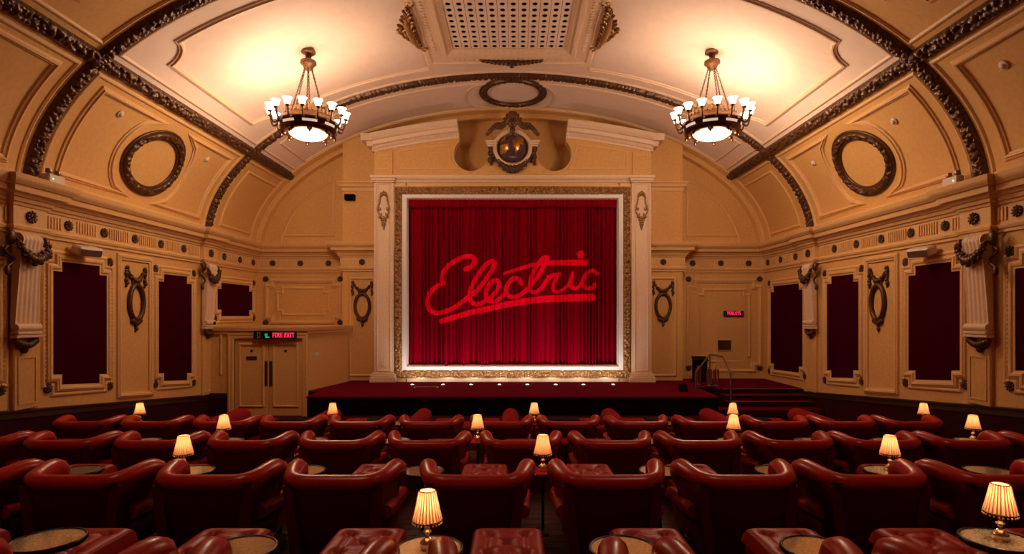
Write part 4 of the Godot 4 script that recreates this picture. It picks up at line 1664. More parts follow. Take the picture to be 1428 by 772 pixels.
func curtain() -> void:
	logo_light = Image.create(int((LX1 - LX0) * LS), int((LY1 - LY0) * LS), false, Image.FORMAT_RGB8)
	logo_light.fill(CLOTH)
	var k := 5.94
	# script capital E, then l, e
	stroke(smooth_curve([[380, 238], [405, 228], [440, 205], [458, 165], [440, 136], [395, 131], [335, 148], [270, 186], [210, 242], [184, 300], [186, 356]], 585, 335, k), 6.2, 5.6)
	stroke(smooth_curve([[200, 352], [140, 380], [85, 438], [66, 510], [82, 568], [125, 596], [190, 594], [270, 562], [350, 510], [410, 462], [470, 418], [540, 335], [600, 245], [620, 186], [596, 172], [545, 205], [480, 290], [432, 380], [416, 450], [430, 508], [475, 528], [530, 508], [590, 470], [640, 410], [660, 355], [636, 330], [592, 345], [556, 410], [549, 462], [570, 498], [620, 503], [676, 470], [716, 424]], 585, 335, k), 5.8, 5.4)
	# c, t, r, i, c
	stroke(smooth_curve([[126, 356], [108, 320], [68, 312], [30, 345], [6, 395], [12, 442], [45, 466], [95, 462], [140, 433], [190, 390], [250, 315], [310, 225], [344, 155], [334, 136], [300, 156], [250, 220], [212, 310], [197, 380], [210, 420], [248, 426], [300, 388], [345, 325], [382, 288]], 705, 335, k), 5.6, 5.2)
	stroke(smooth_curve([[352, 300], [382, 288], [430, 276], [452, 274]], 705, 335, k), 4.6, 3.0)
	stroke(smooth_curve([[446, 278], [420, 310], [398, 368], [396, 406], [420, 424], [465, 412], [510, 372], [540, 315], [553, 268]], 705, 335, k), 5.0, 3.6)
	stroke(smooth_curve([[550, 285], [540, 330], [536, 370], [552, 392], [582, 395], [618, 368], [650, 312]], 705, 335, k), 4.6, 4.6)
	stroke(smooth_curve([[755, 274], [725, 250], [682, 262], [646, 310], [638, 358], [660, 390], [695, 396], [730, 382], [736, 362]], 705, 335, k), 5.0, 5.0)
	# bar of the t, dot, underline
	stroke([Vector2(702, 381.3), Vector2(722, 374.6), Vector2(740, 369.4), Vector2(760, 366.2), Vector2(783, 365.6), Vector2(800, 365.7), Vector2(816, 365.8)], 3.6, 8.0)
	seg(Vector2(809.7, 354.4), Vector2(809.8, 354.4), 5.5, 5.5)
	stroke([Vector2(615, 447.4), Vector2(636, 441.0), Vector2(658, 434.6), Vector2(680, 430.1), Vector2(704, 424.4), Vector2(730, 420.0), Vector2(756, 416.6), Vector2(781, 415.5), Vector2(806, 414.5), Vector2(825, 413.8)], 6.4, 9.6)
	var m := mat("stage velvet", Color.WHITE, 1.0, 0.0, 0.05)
	m.albedo_texture = ImageTexture.create_from_image(logo_light)  # texture carries the projected script as painted light
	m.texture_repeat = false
	var plain := mat("valance velvet", CLOTH, 1.0, 0.0, 0.05)
	var t := thing("stage_curtain", "pleated crimson velvet stage curtain reading Electric in projected red light painted into its colour", "curtain")
	var zc := 17.58
	# irregular pleats: accumulate phase with changing width
	var n := 640
	var ph := []
	var a := 0.0
	for i in n + 1:
		var x := lerpf(-3.17, 3.17, float(i) / n)
		a += TAU * (6.6 / n) / (0.25 + 0.13 * soft.get_noise_1d(x * 1.3 + 20.0) + 0.06 * soft.get_noise_1d(x * 4.0))
		ph.append(a)
	var b := mb()
	var rows := []
	for j in 41:
		var v := j / 40.0
		var row := PackedVector3Array()
		for i in n + 1:
			var x := lerpf(-3.17, 3.17, float(i) / n)
			var amp := lerpf(0.045, 0.085, v) * clampf(0.85 + 0.9 * soft.get_noise_1d(x * 1.9 + 90.0), 0.35, 1.5)
			var big := 0.10 * v * soft.get_noise_1d(x * 1.7 + 7.0)
			var s: float = sin(ph[i] + 0.5 * soft.get_noise_2d(x * 2.0, v * 1.2))
			var fold: float = amp * (1.0 - pow(absf(s), 1.6) * 1.6) + big + amp * 0.4 * sin(ph[i] * 0.37 + 1.0) + 0.012 * sin(ph[i] * 2.7 + 3.0 * soft.get_noise_1d(x * 3.0))
			var hem := 0.05 * soft.get_noise_1d(x * 1.1 + 40.0)
			row.append(W(SC + x, lerpf(3.42, -1.60 + hem, v), zc - 0.02 + fold))
		rows.append(row)
	b.grid(rows)
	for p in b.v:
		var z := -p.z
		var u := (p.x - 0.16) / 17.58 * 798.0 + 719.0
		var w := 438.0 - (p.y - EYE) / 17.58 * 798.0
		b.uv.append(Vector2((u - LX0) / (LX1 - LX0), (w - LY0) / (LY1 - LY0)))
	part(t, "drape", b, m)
	b = mb()
	rows = []
	for j in 9:
		var v := j / 8.0
		var row := PackedVector3Array()
		for i in n + 1:
			var x := lerpf(-3.17, 3.17, float(i) / n)
			var s: float = sin(ph[i] * 1.3 + 1.0)
			var fold: float = 0.02 * (1.0 - absf(s) * 1.4)
			var hem := 0.025 * soft.get_noise_1d(x * 0.8 + 60.0)
			row.append(W(SC + x, lerpf(3.56, 3.27 + hem, v), zc - 0.12 + fold))
		rows.append(row)
	b.grid(rows)
	part(t, "valance", b, plain, "short gathered valance")


# ---------- stage ----------
const STAGE := -2.05


func stage() -> void:
	var t := struct("trim_3", "low stage with dark red carpet top and black front", "stage")
	var b := mb()
	var z0 := 14.35
	# carpet top: bends round the exit lobby on one side
	var poly := PackedVector2Array([Vector2(-5.07, z0), Vector2(5.25, z0), Vector2(5.25, 16.2), Vector2(5.75, 16.2), Vector2(5.75, ZF), Vector2(-4.95, ZF), Vector2(-4.97, 17.4), Vector2(-5.18, 16.45), Vector2(-5.42, 15.42), Vector2(-5.42, 15.3), Vector2(-5.07, 15.3)])
	b.prism(W(0, STAGE - 0.03, 0), Vector3.RIGHT, Vector3(0, 0, -1), Vector3.UP, poly, 0.03)
	part(t, "carpet", b, M["stage carpet"], "dark red stage carpet")
	b = mb()
	b.prism(W(0, -2.74, 0), Vector3.RIGHT, Vector3(0, 0, -1), Vector3.UP, poly, 0.655)
	part(t, "platform", b, M["stage black"])
	b = mb()
	b.cbox(W(0.09, STAGE - 0.03, z0 - 0.01), Vector3(10.34, 0.05, 0.03), 0.008)
	part(t, "edge_trim", b, M["stage carpet"])
	# low step along the foot of the stage
	b = mb()
	b.cbox(W(0.4, -2.63, 13.95), Vector3(9.7, 0.18, 0.78), 0.015)
	part(t, "foot_step", b, M["dado paint"])
	# steps on the right
	var st := struct("trim_4", "three dark red carpeted steps with pale nosings beside the stage", "steps")
	var sp := [[15.7, ZF, -2.05], [15.4, 15.7, -2.18], [15.1, 15.4, -2.31], [14.6, 15.1, -2.45]]
	for i in 4:
		var s: Array = sp[i]
		var xa := 5.76 if i < 3 else 5.27
		b = mb()
		b.box(W((xa + HW) / 2.0, (s[2] - 2.74) / 2.0 - 0.005, (s[0] + s[1]) / 2.0), Vector3(HW - xa, s[2] + 2.74, s[1] - s[0]))
		part(st, "step", b, M["dado paint"])
		b = mb()
		b.box(W((xa + HW) / 2.0, s[2] + 0.004, (s[0] + s[1]) / 2.0 + 0.02), Vector3(HW - xa, 0.01, s[1] - s[0] - 0.05))
		part(st, "tread_carpet", b, M["stage carpet"])
		if i < 3:
			b = mb()
			b.cbox(W((xa + HW) / 2.0 + 0.02, s[2] + 0.002, s[0] + 0.015), Vector3(HW - xa - 0.1, 0.016, 0.03), 0.004)
			part(st, "nosing", b, M["grey metal"], "pale metal nosing")
	# footlights set in the stage floor
	for i in 8:
		var xs := [575.0, 617.5, 657.0, 696.5, 735.5, 775.0, 813.5, 855.0]
		var p := px(xs[i], 536.5, 2.05 * 798.0 / 98.5)
		var l := thing("footlight", "small white footlight in the stage floor, %s from the fire exit side" % ORD[i], "light", Vector3(p.x, EYE + STAGE, p.z), "footlights along the stage")
		b = mb()
		b.lathe(Vector3.ZERO, [[0.0, 0.0], [0.075, 0.0], [0.075, 0.012], [0.05, 0.018], [0.05, 0.010], [0.0, 0.010]], 16)
		part(l, "bezel", b, M["grey metal"])
		b = mb()
		b.lathe(Vector3.ZERO, [[0.05, 0.012], [0.035, 0.02], [0.0, 0.024]], 14)
		part(l, "lens", b, M["floor light lens"])
		var s := SpotLight3D.new()
		s.name = "light"
		s.light_color = Color(1.0, 0.95, 0.92)
		s.light_energy = FOOT_E
		s.light_size = 0.04
		s.spot_range = 20.0
		s.spot_attenuation = 2.0
		s.spot_angle = 62.0
		s.spot_angle_attenuation = 0.9
		s.shadow_enabled = true
		l.add_child(s, true)
		s.position = Vector3(0, 0.05, 0)
		s.look_at_from_position(l.position + Vector3(0, 0.05, 0), l.position + Vector3(0, 0.95, -1.0))
	# taped corner mark
	var tp := thing("tape_mark", "pale tape bracket mark stuck on the stage carpet", "tape", W(-2.35, STAGE, 16.1))
	b = mb()
	b.box(Vector3(0, 0.004, -0.1), Vector3(0.64, 0.004, 0.035))
	for e in [-1.0, 1.0]:
		b.box(Vector3(e * 0.32, 0.004, 0.03), Vector3(0.035, 0.004, 0.26))
	part(tp, "strips", b, M["tape"])
	# floor monitor at the stage edge
	var mo := thing("stage_monitor", "small black wedge box at the stage edge near the steps", "loudspeaker", W(4.62, STAGE, 15.2))
	b = mb()
	b.prism(Vector3(-0.09, 0, 0), Vector3(0, 0, 1), Vector3.UP, Vector3.RIGHT, PackedVector2Array([Vector2(-0.12, 0), Vector2(0.12, 0), Vector2(0.12, 0.08), Vector2(0.02, 0.2), Vector2(-0.12, 0.2)]), 0.18)
	part(mo, "cabinet", b, M["black"])
	b = mb()
	b.box(Vector3(0, 0.145, 0.075), Vector3(0.15, 0.13, 0.008), Basis(Vector3.RIGHT, -0.7))
	part(mo, "grille", b, M["stage black"])


# ---------- doors, lobby and signs ----------
func lobby_pts() -> Array:
	return [[-HW, 15.3], [-5.42, 15.3], [-5.18, 16.45], [-4.97, 17.4], [-4.95, ZF]]


func doors_and_signs() -> void:
	var t := struct("wall_lobby", "cream plaster lobby box around the fire exit doors", "wall")
	var pts := lobby_pts()
	# face with a door hole: pieces left, over, right, then the slanted flank
	var dx0 := -7.36
	var dx1 := -5.54
	var dt := -0.66
	var b := mb()
	b.box(W((-HW + dx0) / 2.0, -0.72, 15.38), Vector3(dx0 + HW, 4.04, 0.16))
	b.box(W((dx0 + dx1) / 2.0, (1.30 + dt) / 2.0, 15.38), Vector3(dx1 - dx0, 1.30 - dt, 0.16))
	b.box(W((dx1 - 5.42) / 2.0, -0.72, 15.38), Vector3(-5.42 - dx1, 4.04, 0.16))
	var flank := PackedVector2Array([Vector2(-5.42, 15.3), Vector2(-5.18, 16.45), Vector2(-4.97, 17.4), Vector2(-4.97, ZF), Vector2(-5.15, ZF), Vector2(-5.15, 17.45), Vector2(-5.36, 16.5), Vector2(-5.6, 15.35)])
	b.prism(W(0, -2.74, 0), Vector3.RIGHT, Vector3(0, 0, -1), Vector3.UP, flank, 2.4)
	# the box is only as tall as its ledge
	var lo := mb()
	for q in [[-HW, dx0], [dx1, -5.42]]:
		lo.box(W((q[0] + q[1]) / 2.0, (-2.74 - 0.36) / 2.0, 15.38), Vector3(q[1] - q[0], 2.38, 0.16))
	lo.box(W((dx0 + dx1) / 2.0, (-0.36 + dt) / 2.0, 15.38), Vector3(dx1 - dx0, -0.36 - dt, 0.16))
	lo.prism(W(0, -2.74, 0), Vector3.RIGHT, Vector3(0, 0, -1), Vector3.UP, flank, 2.38)
	part(t, "face", lo, M["wall plaster"])
	b = mb()
	var top := PackedVector2Array([Vector2(-HW, 15.3), Vector2(-5.42, 15.3), Vector2(-5.18, 16.45), Vector2(-4.97, 17.4), Vector2(-4.97, ZF), Vector2(-HW, ZF)])
	b.prism(W(0, -0.40, 0), Vector3.RIGHT, Vector3(0, 0, -1), Vector3.UP, top, 0.06)
	part(t, "roof", b, M["trim plaster"])
	var L := [[-4.97, ZF], [-4.97, 17.4], [-5.18, 16.45], [-5.42, 15.3], [-HW, 15.3]]
	var pp := plan_path(L, -0.44)
	b = mb()
	b.sweep(pp[0], pp[1], [[-0.14, 0.0], [-0.14, 0.015], [-0.10, 0.02], [-0.08, 0.05], [-0.02, 0.06], [0.0, 0.09], [0.08, 0.11], [0.12, 0.11], [0.12, 0.0]])
	part(t, "ledge_moulding", b, M["trim plaster"])
	b = mb()
	b.box(W((-HW + dx0 - 0.12) / 2.0, -2.42, 15.29), Vector3(dx0 - 0.12 + HW, 0.56, 0.02))
	part(t, "dado", b, M["dado paint"])
	b = mb()
	b.cbox(W((-HW + dx0 - 0.12) / 2.0, -2.17, 15.28), Vector3(dx0 - 0.12 + HW, 0.14, 0.05), 0.012)
	part(t, "dado_rail", b, M["rail wood"])
	b = mb()
	b.cbox(W(-7.70, -1.0, 15.28), Vector3(0.05, 1.2, 0.04), 0.008)
	part(t, "cable_conduit", b, M["trim plaster"])
	# double doors
	var d := struct("door_1", "cream panelled double fire exit doors with dark push plates", "door")
	b = mb()
	var fp := frame_path([W(dx0, -2.72, 15.3), W(dx0, dt, 15.3), W(dx1, dt, 15.3), W(dx1, -2.72, 15.3)], Vector3.BACK)
	fp[0].reverse()
	b.sweep(fp[0], fp[1], [[0.0, -0.1], [0.0, 0.03], [0.03, 0.045], [0.09, 0.045], [0.12, 0.06], [0.16, 0.05], [0.16, 0.0]])
	part(d, "frame", b, M["door paint"])
	var dm := (dx0 + dx1) / 2.0
	for e in [-1.0, 1.0]:
		var c: float = dm + e * (dx1 - dx0) / 4.0
		b = mb()
		b.cbox(W(c, (dt - 2.715) / 2.0, 15.34), Vector3((dx1 - dx0) / 2.0 - 0.012, dt + 2.71, 0.05), 0.005)
		var leaf := part(d, "door_leaf", b, M["door paint"])
		b = mb()
		var q := frame_path([W(c - 0.32, -2.46, 15.315), W(c + 0.32, -2.46, 15.315), W(c + 0.32, dt - 0.14, 15.315), W(c - 0.32, dt - 0.14, 15.315)], Vector3.BACK)
		b.sweep(q[0], q[1], [[-0.035, 0.0], [-0.03, 0.022], [0.0, 0.03], [0.02, 0.02], [0.03, 0.0]], true)
		part(leaf, "panel_moulding", b, M["door paint"])
		b = mb()
		b.cbox(W(dm + e * 0.062, -1.58, 15.305), Vector3(0.075, 0.66, 0.02), 0.004)
		part(leaf, "push_plate", b, M["rail wood"], "dark push plate")
		b = mb()
		b.lathe(W(c, -0.98, 15.315), [[0.0, 0.012], [0.03, 0.012], [0.036, 0.0]], 14, Basis(Vector3.RIGHT, PI / 2))
		part(leaf, "spyhole_disc", b, M["black"])
		if e < 0:
			b = mb()
			b.cbox(W(c, -1.17, 15.308), Vector3(0.28, 0.10, 0.012), 0.003)
			part(leaf, "notice_plate", b, M["rail wood"], "dark notice plate")
	# faint jib door to the toilets
	var j := struct("door_2", "plain cream jib door to the toilets with a small dark window", "door")
	b = mb()
	b.cbox(W(7.02, -1.2, ZF - 0.01), Vector3(1.03, 1.68, 0.03), 0.006)
	part(j, "door_leaf", b, M["door paint"])
	b = mb()
	b.cbox(W(6.79, -0.98, ZF - 0.035), Vector3(0.41, 0.31, 0.02), 0.005)
	part(j, "window_pane", b, M["dark glass"], "small dark window")
	b = mb()
	for q in [[-6.79 + 13.58, -0.815, 0.45, 0.02], [6.79, -1.145, 0.45, 0.02]]:
		b.box(W(q[0], q[1], ZF - 0.035), Vector3(q[2], q[3], 0.03))
	part(j, "window_trim", b, M["door paint"])
	# lit signs
	var s := thing("fire_exit_sign", "black illuminated sign reading FIRE EXIT in red beside a green pictogram", "sign", W(-6.23, -0.55, 15.19))
	b = mb()
	b.cbox(Vector3(-0.32, 0.012, 0), Vector3(0.46, 0.205, 0.07), 0.006)
	part(s, "pictogram_case", b, M["black"])
	b = mb()
	b.cbox(Vector3(0.24, 0, 0), Vector3(0.66, 0.175, 0.06), 0.006)
	part(s, "text_case", b, M["black"])
	text(s, "lettering", "FIRE EXIT", Vector3(0.24, 0.0, 0.031), 0.115, 0.575, M["red led"])
	b = mb()
	for q in [[0.0, -0.012, 0.022], [-0.045, 0.025, 0.011], [-0.012, 0.05, 0.011], [0.028, 0.04, 0.011], [0.06, -0.05, 0.014]]:
		b.tube([Vector3(-0.21, -0.05, 0.037), Vector3(-0.21 + q[0], q[1], 0.037)], q[2], 6)
	b.box(Vector3(-0.185, -0.058, 0.037), Vector3(0.11, 0.03, 0.006))
	part(s, "green_pictogram_light", b, M["green led"])
	b = mb()
	for q in [[-0.45, 0.03, 0.012, 0.10], [-0.38, 0.03, 0.012, 0.10], [-0.415, 0.075, 0.07, 0.01], [-0.43, -0.05, 0.05, 0.02], [-0.385, -0.04, 0.02, 0.03]]:
		b.box(Vector3(q[0], q[1] - 0.01, 0.036), Vector3(q[2], q[3], 0.004))
	part(s, "dim_pictogram_light", b, M["dim led"])
	b = mb()
	b.box(Vector3(0.24, -0.066, 0.031), Vector3(0.60, 0.006, 0.003))
	b.box(Vector3(0.24, 0.068, 0.031), Vector3(0.60, 0.006, 0.003))
	part(s, "blue_led_line", b, M["blue led"])
	var s2 := thing("toilets_sign", "small black illuminated sign reading TOILETS in red", "sign", W(7.08, 0.025, ZF - 0.035))
	b = mb()
	b.cbox(Vector3.ZERO, Vector3(0.62, 0.17, 0.06), 0.006)
	part(s2, "case", b, M["black"])
	text(s2, "lettering", "TOILETS", Vector3(0.0, 0.012, 0.031), 0.10, 0.44, M["red led"])
	b = mb()
	b.box(Vector3(0, -0.06, 0.031), Vector3(0.54, 0.01, 0.003))
	b.box(Vector3(-0.27, 0.0, 0.031), Vector3(0.012, 0.11, 0.003))
	b.box(Vector3(0.27, 0.0, 0.031), Vector3(0.012, 0.11, 0.003))
	part(s2, "blue_led_line", b, M["blue led"])


func text(parent: Node3D, called: String, words: String, at: Vector3, height: float, width: float, m: Material) -> void:
	var tm := TextMesh.new()
	var f := SystemFont.new()
	f.font_names = PackedStringArray(["Droid Sans"])
	f.font_weight = 700
	tm.font = f
	tm.text = words
	tm.font_size = 64
	tm.pixel_size = 0.01
	tm.depth = 0.02
	var o := part(parent, called, tm, m)
	var bx := tm.get_aabb()
	var sc := Vector3(width / maxf(0.01, bx.size.x), height / maxf(0.01, bx.size.y), 0.2)
	o.scale = sc
	o.position = at - bx.get_center() * sc


# ---------- chandeliers ----------
const CH_E := 0.40
const BOWL_E := 8.5
const LAMP_E := 0.055
const HOUSE_E := 4.4
const FOOT_E := 1.25


func chandeliers() -> void:
	var first := thing("chandelier", "bronze chandelier with frosted glass cups and glowing bowl, on the fire exit side", "chandelier", W(-4.33, 4.12, 12.4), "pair of bronze chandeliers")
	var b := mb()
	var up := 1.56
	b.lathe(Vector3(0, up, 0), [[0.0, 0.02], [0.15, 0.02], [0.155, -0.02], [0.12, -0.045], [0.07, -0.05], [0.065, -0.12], [0.0, -0.12]], 28)
	part(first, "canopy", b, M["old gilt"])
	b = mb()
	b.lathe(Vector3(0, up - 0.23, 0), [[0.0, 0.06], [0.10, 0.06], [0.165, 0.03], [0.17, -0.03], [0.12, -0.07], [0.10, -0.12], [0.07, -0.16], [0.0, -0.17]], 28)
	part(first, "upper_boss", b, M["old gilt"])
	b = mb()
	for e in [-1.0, 1.0]:
		b.tube([Vector3(e * 0.055, up - 0.03, 0), Vector3(e * 0.055, up - 0.2, 0)], 0.012, 6)
	part(first, "hanger_rods", b, M["brass"])
	for i in 6:
		b = mb()
		var an := TAU * (i + 0.25) / 6
		var a := Vector3(cos(an) * 0.08, up - 0.36, sin(an) * 0.08)
		var e := Vector3(cos(an) * 0.36, 0.24, sin(an) * 0.36)
		var n := 26
		for k in n:
			var p := a.lerp(e, (k + 0.5) / n)
			var d := (e - a).normalized()
			var q := face(d) * Basis(Vector3.UP, PI / 2 * (k % 2))
			var P := []
			for s in 8:
				var g := TAU * s / 8
				P.append(p + q * Vector3(cos(g) * 0.014, sin(g) * 0.028, 0))
			b.tube(P, 0.0055, 4, true)
		part(first, "chain", b, M["chandelier bronze"])
	# main ring: rounded body, gallery of cresting above
	b = mb()
	b.lathe(Vector3.ZERO, [[0.40, -0.20], [0.47, -0.235], [0.55, -0.20], [0.585, -0.13], [0.60, -0.06], [0.64, -0.03], [0.64, 0.02], [0.60, 0.05], [0.56, 0.10], [0.50, 0.13], [0.46, 0.13], [0.44, 0.05], [0.40, -0.1], [0.40, -0.20]], 48)
	part(first, "ring", b, M["chandelier bronze"])
	b = mb()
	for i in 32:
		var an := TAU * i / 32
		var r := 0.50
		var tall := 0.10 if i % 4 == 0 else (0.075 if i % 2 == 0 else 0.05)
		b.ball(Vector3(cos(an) * r, 0.15 + tall * 0.7, sin(an) * r), Vector3(0.045, tall, 0.025), Basis(Vector3.UP, -an + PI / 2), 6, 5)
	part(first, "cresting", b, M["old gilt"])
	b = mb()
	b.lathe(Vector3.ZERO, [[0.46, 0.12], [0.40, 0.20], [0.30, 0.24], [0.16, 0.26], [0.06, 0.34], [0.04, 0.42], [0.0, 0.45]], 32)
	part(first, "dome_cap", b, M["old gilt"])
	b = mb()
	b.lathe(Vector3.ZERO, [[0.41, -0.19], [0.39, -0.235], [0.32, -0.285], [0.2, -0.325], [0.08, -0.345], [0.0, -0.348]], 40)
	part(first, "bowl", b, M["bowl glass"], "glowing pink white glass bowl")
	for i in 8:
		b = mb()
		var a0 := TAU * (i + 0.18) / 8
		var rows := []
		for k in 2:
			var row := PackedVector3Array()
			for s in 7:
				var an := a0 + TAU / 8 * 0.64 * s / 6.0
				var r := 0.592 if k == 0 else 0.606
				row.append(Vector3(cos(an) * r, -0.115 + 0.05 * k, sin(an) * r))
			rows.append(row)
		b.grid(rows)
		part(first, "glint_strip", b, M["dim glow"])  # glowing strips stand in for bright reflections under the ring
	for i in 8:
		b = mb()
		var an := TAU * (i + 0.5) / 8
		var o := Vector3(cos(an), 0, sin(an))
		b.ball(o * 0.50 + Vector3(0, -0.235, 0), Vector3(0.06, 0.045, 0.06))
		b.ball(o * 0.55 + Vector3(0, -0.27, 0), Vector3(0.03, 0.05, 0.03))
		part(first, "foot_leaf", b, M["chandelier bronze"])
	var cup := mb()
	cup.lathe(Vector3.ZERO, [[0.0, 0.0], [0.045, 0.005], [0.062, 0.04], [0.068, 0.08], [0.085, 0.115], [0.102, 0.135], [0.096, 0.135], [0.078, 0.112], [0.06, 0.08], [0.0, 0.03]], 20)
	var cupm := cup.mesh()
	for i in 16:
		var an := TAU * (i + 0.5) / 16
		var o := Vector3(cos(an), 0, sin(an))
		b = mb()
		var S := []
		var R := []
		for k in 11:
			var q := k / 10.0
			var ang := lerpf(-PI * 0.55, PI * 0.12, q)
			S.append(o * (0.62 + 0.155 * q + 0.02 * sin(q * PI)) + Vector3(0, -0.02 - 0.085 * sin(q * PI) + 0.15 * pow(q, 2.2), 0))
			R.append(0.024 - 0.006 * q)
		b.tube(S, R, 7)
		b.lathe(o * 0.78 + Vector3(0, 0.13, 0), [[0.0, -0.02], [0.035, -0.01], [0.045, 0.02], [0.0, 0.025]], 12)
		var arm := part(first, "arm", b, M["chandelier bronze"])
		var sh := part(arm, "glass_cup_light", cupm, M["glass shade"], "frosted white glass cup")
		sh.position = o * 0.785 + Vector3(0, 0.15, 0)
		omni(first, o * 0.785 + Vector3(0, 0.235, 0), WARM, CH_E, 0.06)
	omni(first, Vector3(0, -0.42, 0), WARM, BOWL_E, 0.3)
	var second := copy(first, W(4.42, 4.12, 12.4), "bronze chandelier with frosted glass cups and glowing bowl, on the stage steps side")


# recessed house lights over the audience, in the crown of the bay above the camera
func house_lights() -> void:
	var k := 0
	for q in [[-20.0, 2.2], [20.0, 2.2], [-20.0, 3.4], [20.0, 3.4]]:
		var at := vp(q[0], q[1], 0.03)
		var t := thing("recessed_downlight", "recessed round ceiling downlight over the seats", "light", at, "house downlights over the seats", face(Vector3.DOWN))
		var b := mb()
		b.lathe(Vector3.ZERO, [[0.13, 0.0], [0.17, 0.0], [0.17, 0.015], [0.13, 0.02], [0.125, -0.03]], 24)
		part(t, "bezel", b, M["grey metal"])
		b = mb()
		b.lathe(Vector3.ZERO, [[0.0, -0.005], [0.125, -0.005]], 24)
		part(t, "lens_light", b, M["dim glow"])
		var s := SpotLight3D.new()
		s.name = "light"
		s.light_color = WARM
		s.light_energy = HOUSE_E
		s.light_size = 0.12
		s.spot_range = 30.0
		s.spot_attenuation = 2.0
		s.spot_angle = 36.0
		s.spot_angle_attenuation = 1.0
		s.shadow_enabled = true
		t.add_child(s, true)
		s.look_at_from_position(at + Vector3(0, -0.06, 0), at + Vector3(0, -8.0, -2.6), Vector3.FORWARD)
		k += 1


# ---------- beds in the front row ----------
const ORD := ["first", "second", "third", "fourth", "fifth", "sixth", "seventh", "eighth", "ninth", "tenth", "eleventh", "twelfth", "thirteenth"]


func beds() -> void:
	var fy := -2.50
	var xs := [339.0, 466.0, 592.0, 712.0, 848.0, 985.0, 1110.0]
	var X := []
	for x in xs:
		X.append((x - 719.0) / 798.0 * 11.3 + 0.16)
	# shared bolster arms between beds, so each arm stands on its own
	for i in X.size():
		var t := thing("bolster_arm", "rounded red velvet bolster arm, %s from the fire exit wall, beside the front beds" % ORD[i], "bolster", W(X[i], fy, 10.6), "bolster arms beside the front beds")
		var b := mb()
		var P := []
		var R := []
		for k in 17:
			var q := k / 16.0
			P.append(Vector3(0, 0.5, lerpf(0.86, -0.86, q)))
			R.append(0.165 * sqrt(clampf(1.0 - pow(absf(q - 0.5) * 2.0, 9.0), 0.02, 1.0)))
		b.tube(P, R, 18)
		part(t, "roll", b, M["bed velvet"])
		b = mb()
		b.rbox(Vector3(0, 0.22, 0), Vector3(0.22, 0.44, 1.56), 0.03)
		part(t, "pedestal", b, M["bed velvet"])
	for i in X.size() - 1:
		var c: float = (X[i] + X[i + 1]) / 2.0
		var w: float = X[i + 1] - X[i] - 0.36
		var t := thing("double_bed", "low red velvet double bed, %s from the fire exit wall, before the stage" % ORD[i], "bed", W(c, fy, 10.75), "front row beds")
		var b := mb()
		b.rbox(Vector3(0, 0.15, 0), Vector3(w, 0.22, 1.55), 0.03)
		part(t, "base", b, M["bed velvet"])
		b = mb()
		b.rbox(Vector3(0, 0.33, 0), Vector3(w - 0.04, 0.18, 1.6), 0.06)
		part(t, "mattress", b, M["bed velvet"])
		b = mb()
		b.rbox(Vector3(0, 0.38, 0.70), Vector3(w, 0.34, 0.2), 0.08)
		part(t, "backrest", b, M["bed velvet"])
		for e in [-1.0, 1.0]:
			b = mb()
			b.rbox(Vector3(e * w * 0.24, 0.43, 0.42), Vector3(w * 0.36, 0.12, 0.3), 0.06)
			part(t, "pillow", b, M["bed velvet"])
		b = mb()
		b.rbox(Vector3(w * 0.05, 0.43, -0.55), Vector3(w * 0.4, 0.03, 0.25), 0.012)
		part(t, "throw", b, M["black"], "folded black throw")
		for q in [[-1, -1], [1, -1], [-1, 1], [1, 1]]:
			b = mb()
			b.lathe(Vector3(q[0] * (w / 2.0 - 0.08), 0, q[1] * 0.66), [[0.0, 0.0], [0.025, 0.0], [0.035, 0.06], [0.0, 0.06]], 10)
			part(t, "leg", b, M["leg wood"])


